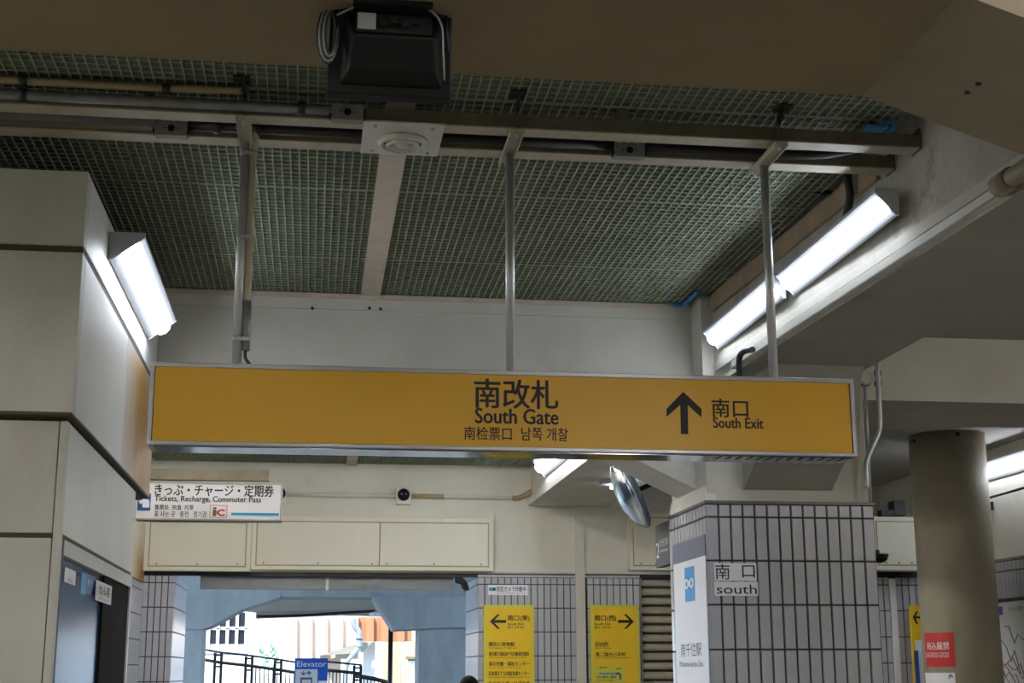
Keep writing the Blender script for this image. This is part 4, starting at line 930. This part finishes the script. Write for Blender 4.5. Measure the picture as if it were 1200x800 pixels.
# plant
pt = thing('bush', 'small green bush beyond the fence', 'bush', OY(308, 770, 40)); mb = MB()
for i in range(45):
    p = OY(303+random.random()*22, 756+random.random()*30, 40+random.random()*.8); s = .12
    d1 = Vector((random.uniform(-1, 1), random.uniform(-1, 1), random.uniform(-1, 1))).normalized()*s; d2 = d1.orthogonal().normalized()*s*.5
    mb.add([p-d1, p+d2, p+d1, p-d2], [(0, 1, 2, 3)])
fo = mb.build('foliage', 'leaf', pt); fo['kind'] = 'stuff'; b0 = OY(312, 790, 40.4); tube('stem', [(b0.x, 40.4, 0), (b0.x, 40.4, b0.z)], .03, 'wood', pt)
# black fences
def fence(label, Y, pts_top, posts, bars, yoff, extra=True):
    """pts_top: top rail pixels; posts: pixel x of posts"""
    a = OY(pts_top[0][0], pts_top[0][1], Y); f = thing('fence', label, 'fence', (a.x, Y, 0), 'black fences outside the exit')
    def top(x):
        for (xa_, ya__), (xb_, yb__) in zip(pts_top, pts_top[1:]):
            if xa_ <= x <= xb_: return ya__+(yb__-ya__)*(x-xa_)/(xb_-xa_)
        return pts_top[-1][1]
    xs = [p_[0] for p_ in pts_top]
    tube('top_rail', [OY(x, y, Y) for x, y in pts_top], .022, 'black_metal', f, 8)
    tube('second_rail', [OY(x, y+yoff, Y) for x, y in pts_top], .035, 'black_metal', f, 8)
    tube('bottom_rail', [Vector((OY(x, y, Y).x, Y, .15)) for x, y in pts_top], .03, 'black_metal', f, 8)
    for x in posts:
        q1 = OY(x, top(x)+1, Y)
        for s in (-.10, .04): box('post', (q1.x+s, q1.x+s+.06, Y-.03, Y+.03, 0, q1.z), 'black_metal', f)
        for z in (q1.z-.03, q1.z-.28): box('post_tie', (q1.x-.10, q1.x+.10, Y-.025, Y+.025, z-.04, z), 'black_metal', f)
    x = bars[0]
    while x < bars[1]:
        q1 = OY(x, top(x)+yoff, Y); box('baluster', (q1.x-.012, q1.x+.012, Y-.012, Y+.012, .15, q1.z), 'black_metal', f); x += bars[2]
    return f
fence('black metal fence with paired posts left of the blue sign', 33, [(235, 760), (258, 764), (294, 768), (330, 773), (348, 776)], (256, 292, 326), (300, 346, 5), 12)
fence('black baluster fence right of the blue elevator sign', 31, [(384, 775), (395, 776), (424, 779)], (419,), (386, 418, 4.2), 10)
fence('low black baluster fence sloping down at the right', 31.5, [(416, 790), (440, 794), (458, 799)], (452,), (418, 456, 4.2), 2)
gb = thing('panel_board', 'pale sunlit panel standing behind the fence at the left', 'panel', OY(262, 790, 35)); pxbox('board', 238, 766, 290, 850, 35, .05, 'house_white', gb); pxbox('rail', 238, 764, 290, 766, 34.97, .1, 'steel', gb)
# elevator sign
EYy = 26
ev = thing('elevator_sign', 'blue elevator sign with pictogram standing outside the exit', 'sign', OY(365, 800, EYy)); ev.location.z = 0
a = OY(345.5, 771, EYy); b = OY(384.5, 771, EYy); zb = a.z-1.0
box('board', (a.x, b.x, EYy, EYy+.04, zb, a.z), 'elev_blue', ev, bevel=.003)
for x in (a.x+.12, b.x-.12): tube('leg', [(x, EYy+.06, 0), (x, EYy+.06, a.z-.2)], .025, 'steel_dull', ev)
ptext('lettering', 'Elevator', 348, 774.5, 382.5, 781, EYy, 'sign_white', ev, .0)
pxbox('pictogram_ground', 346.5, 784, 371, 830, EYy-.003, .004, 'map_land', ev)
prism('pictogram_arrow', [OY(x, y, EYy-.003) for x, y in ((355.5, 791.5), (352.2, 788), (353.2, 787.2), (355, 788.8), (355, 785.5), (356, 785.5), (356, 788.8), (357.8, 787.2), (358.8, 788))], (0, -.002, 0), 'sign_blue', ev)
prism('pictogram_arrow', [OY(x, y, EYy-.003) for x, y in ((362, 785.5), (365.3, 789), (364.3, 789.8), (362.5, 788.2), (362.5, 791.5), (361.5, 791.5), (361.5, 788.2), (359.7, 789.8), (358.7, 789))], (0, -.002, 0), 'sign_blue', ev)
pxbox('pictogram_car', 352, 793.5, 365, 830, EYy-.005, .003, 'sign_blue', ev)
for i in range(3): pxbox('pictogram_person', 354+i*3.5, 796, 356.5+i*3.5, 820, EYy-.007, .003, 'map_land', ev)
pxbox('white_plate', 373, 797.5, 383.5, 820, EYy-.004, .004, 'sign_white', ev)
# hose bracket at the opening's corner
hk = thing('cable_bundle', 'black cable bundle at the top right corner of the opening', 'cable', OY(546, 690, WY+.1)); tube('cable', smooth_path([OY(533, 679, WY+.0), OY(540, 679, WY+.0), OY(545, 684, WY+.0), OY(547, 692, WY+.0)]), .035, 'black_metal', hk, 8); tube('cable', smooth_path([OY(534, 681, WY-.02), OY(541, 683, WY-.02), OY(544, 690, WY-.02)]), .025, 'black_metal', hk, 8)

# ================================================================== person (only the top of the head is in the frame)
HY = 11.0; ht = OY(549.5, 791, HY)
pe = thing('person', 'person with short black hair in dark jacket, only the head top showing', 'person', (ht.x, HY, 0)); H_ = ht.z
def skin(name, joints, edges, m, parent, root=0):
    me = bpy.data.meshes.new(name); me.from_pydata([Vector(j[:3]) for j in joints], edges, []); me.materials.append(M[m])
    o = bpy.data.objects.new(name, me); COL.objects.link(o); o.parent = parent
    mo_ = o.modifiers.new('skin', 'SKIN'); mo_.use_smooth_shade = True
    for i, j in enumerate(joints):
        sv = me.skin_vertices[0].data[i]; sv.radius = (j[3], j[4] if len(j) > 4 else j[3]); sv.use_root = (i == root)
    s = o.modifiers.new('subdivision', 'SUBSURF'); s.levels = 2; s.render_levels = 2
    return o
s = H_/1.72
J = [(0, 0, .95, .15, .11), (0, 0, 1.15, .14, .10), (0, 0, 1.36, .17, .11), (0, 0, 1.46, .06, .06), (0, -.01, 1.55, .075, .085), (0, -.01, 1.64, .08, .095), (0, 0, 1.69, .05, .06)]
E_ = [(0, 1), (1, 2), (2, 3), (3, 4), (4, 5), (5, 6)]
def add(par, pts):
    for q in pts: J.append(q); E_.append((par, len(J)-1)); par = len(J)-1
    return par
for sd in (-1, 1):
    add(2, [(sd*.18, 0, 1.38, .055), (sd*.23, .02, 1.12, .045), (sd*.24, -.05, .88, .032), (sd*.24, -.07, .80, .03, .018)])
    wr_ = len(J)-1
    for k, ln in enumerate((.07, .08, .075, .06)): add(wr_, [(sd*.24, -.095+k*.02, .78, .009), (sd*.238, -.10+k*.022, .78-ln*.6, .0085), (sd*.232, -.10+k*.022, .78-ln, .007)])
    add(wr_-0, [(sd*.225, -.10, .79, .010), (sd*.215, -.12, .75, .008)])
    add(0, [(sd*.09, 0, .88, .085), (sd*.10, -.02+.05*sd, .50, .058), (sd*.10, .02+.12*sd, .10, .04), (sd*.10, -.02+.12*sd, .04, .04, .03), (sd*.10, -.16+.12*sd, .03, .035, .025)])
J2 = [tuple([q[0]*s, q[1]*s, q[2]*s]+[r*s for r in q[3:]]) for q in J]
body = skin('body', J2, E_, 'skin', pe)
JK = [(0, 0, .86, .17, .125), (0, 0, 1.15, .16, .118), (0, 0, 1.36, .185, .125), (0, 0, 1.44, .085, .085)]; EK = [(0, 1), (1, 2), (2, 3)]
for sd in (-1, 1):
    n0 = len(JK); JK += [(sd*.185, 0, 1.38, .068), (sd*.235, .02, 1.12, .058), (sd*.243, -.05, .87, .045)]; EK += [(2, n0), (n0, n0+1), (n0+1, n0+2)]
skin('jacket', [tuple([q[0]*s, q[1]*s, q[2]*s]+[r*s for r in q[3:]]) for q in JK], EK, 'jacket', pe)
JT = [(0, 0, .95, .155, .115)]; ET = []
for sd in (-1, 1):
    n0 = len(JT); JT += [(sd*.09, 0, .86, .098), (sd*.10, -.02+.05*sd, .50, .072), (sd*.10, .02+.12*sd, .11, .06)]; ET += [(0, n0), (n0, n0+1), (n0+1, n0+2)]
skin('trousers', [tuple([q[0]*s, q[1]*s, q[2]*s]+[r*s for r in q[3:]]) for q in JT], ET, 'trousers', pe)
for sd in (-1, 1):
    skin('shoe', [tuple([q[0]*s, q[1]*s, q[2]*s]+[r*s for r in q[3:]]) for q in ((sd*.10, .04+.12*sd, .05, .05, .045), (sd*.10, -.17+.12*sd, .04, .045, .035))], [(0, 1)], 'shoe', pe)
hv = []; hf = []; nU, nV = 24, 10
for i in range(nV+1):
    th = math.radians(2+i*10.5)
    for k in range(nU):
        ph = 2*math.pi*k/nU; back = 1 if math.sin(ph) < 0 else .0
        t2 = th*(1.0 if math.sin(ph) < .2 else .72)
        hv.append((ht.x+.088*math.sin(t2)*math.cos(ph), HY-.01*s+.103*math.sin(t2)*math.sin(ph)*1.0, H_-.125+.125*math.cos(t2)))
for i in range(nV):
    for k in range(nU): hf.append((i*nU+k, i*nU+(k+1) % nU, (i+1)*nU+(k+1) % nU, (i+1)*nU+k))
hf.append(tuple(range(nU)))
link('hair', hv, hf, 'hair', pe, smooth=True)
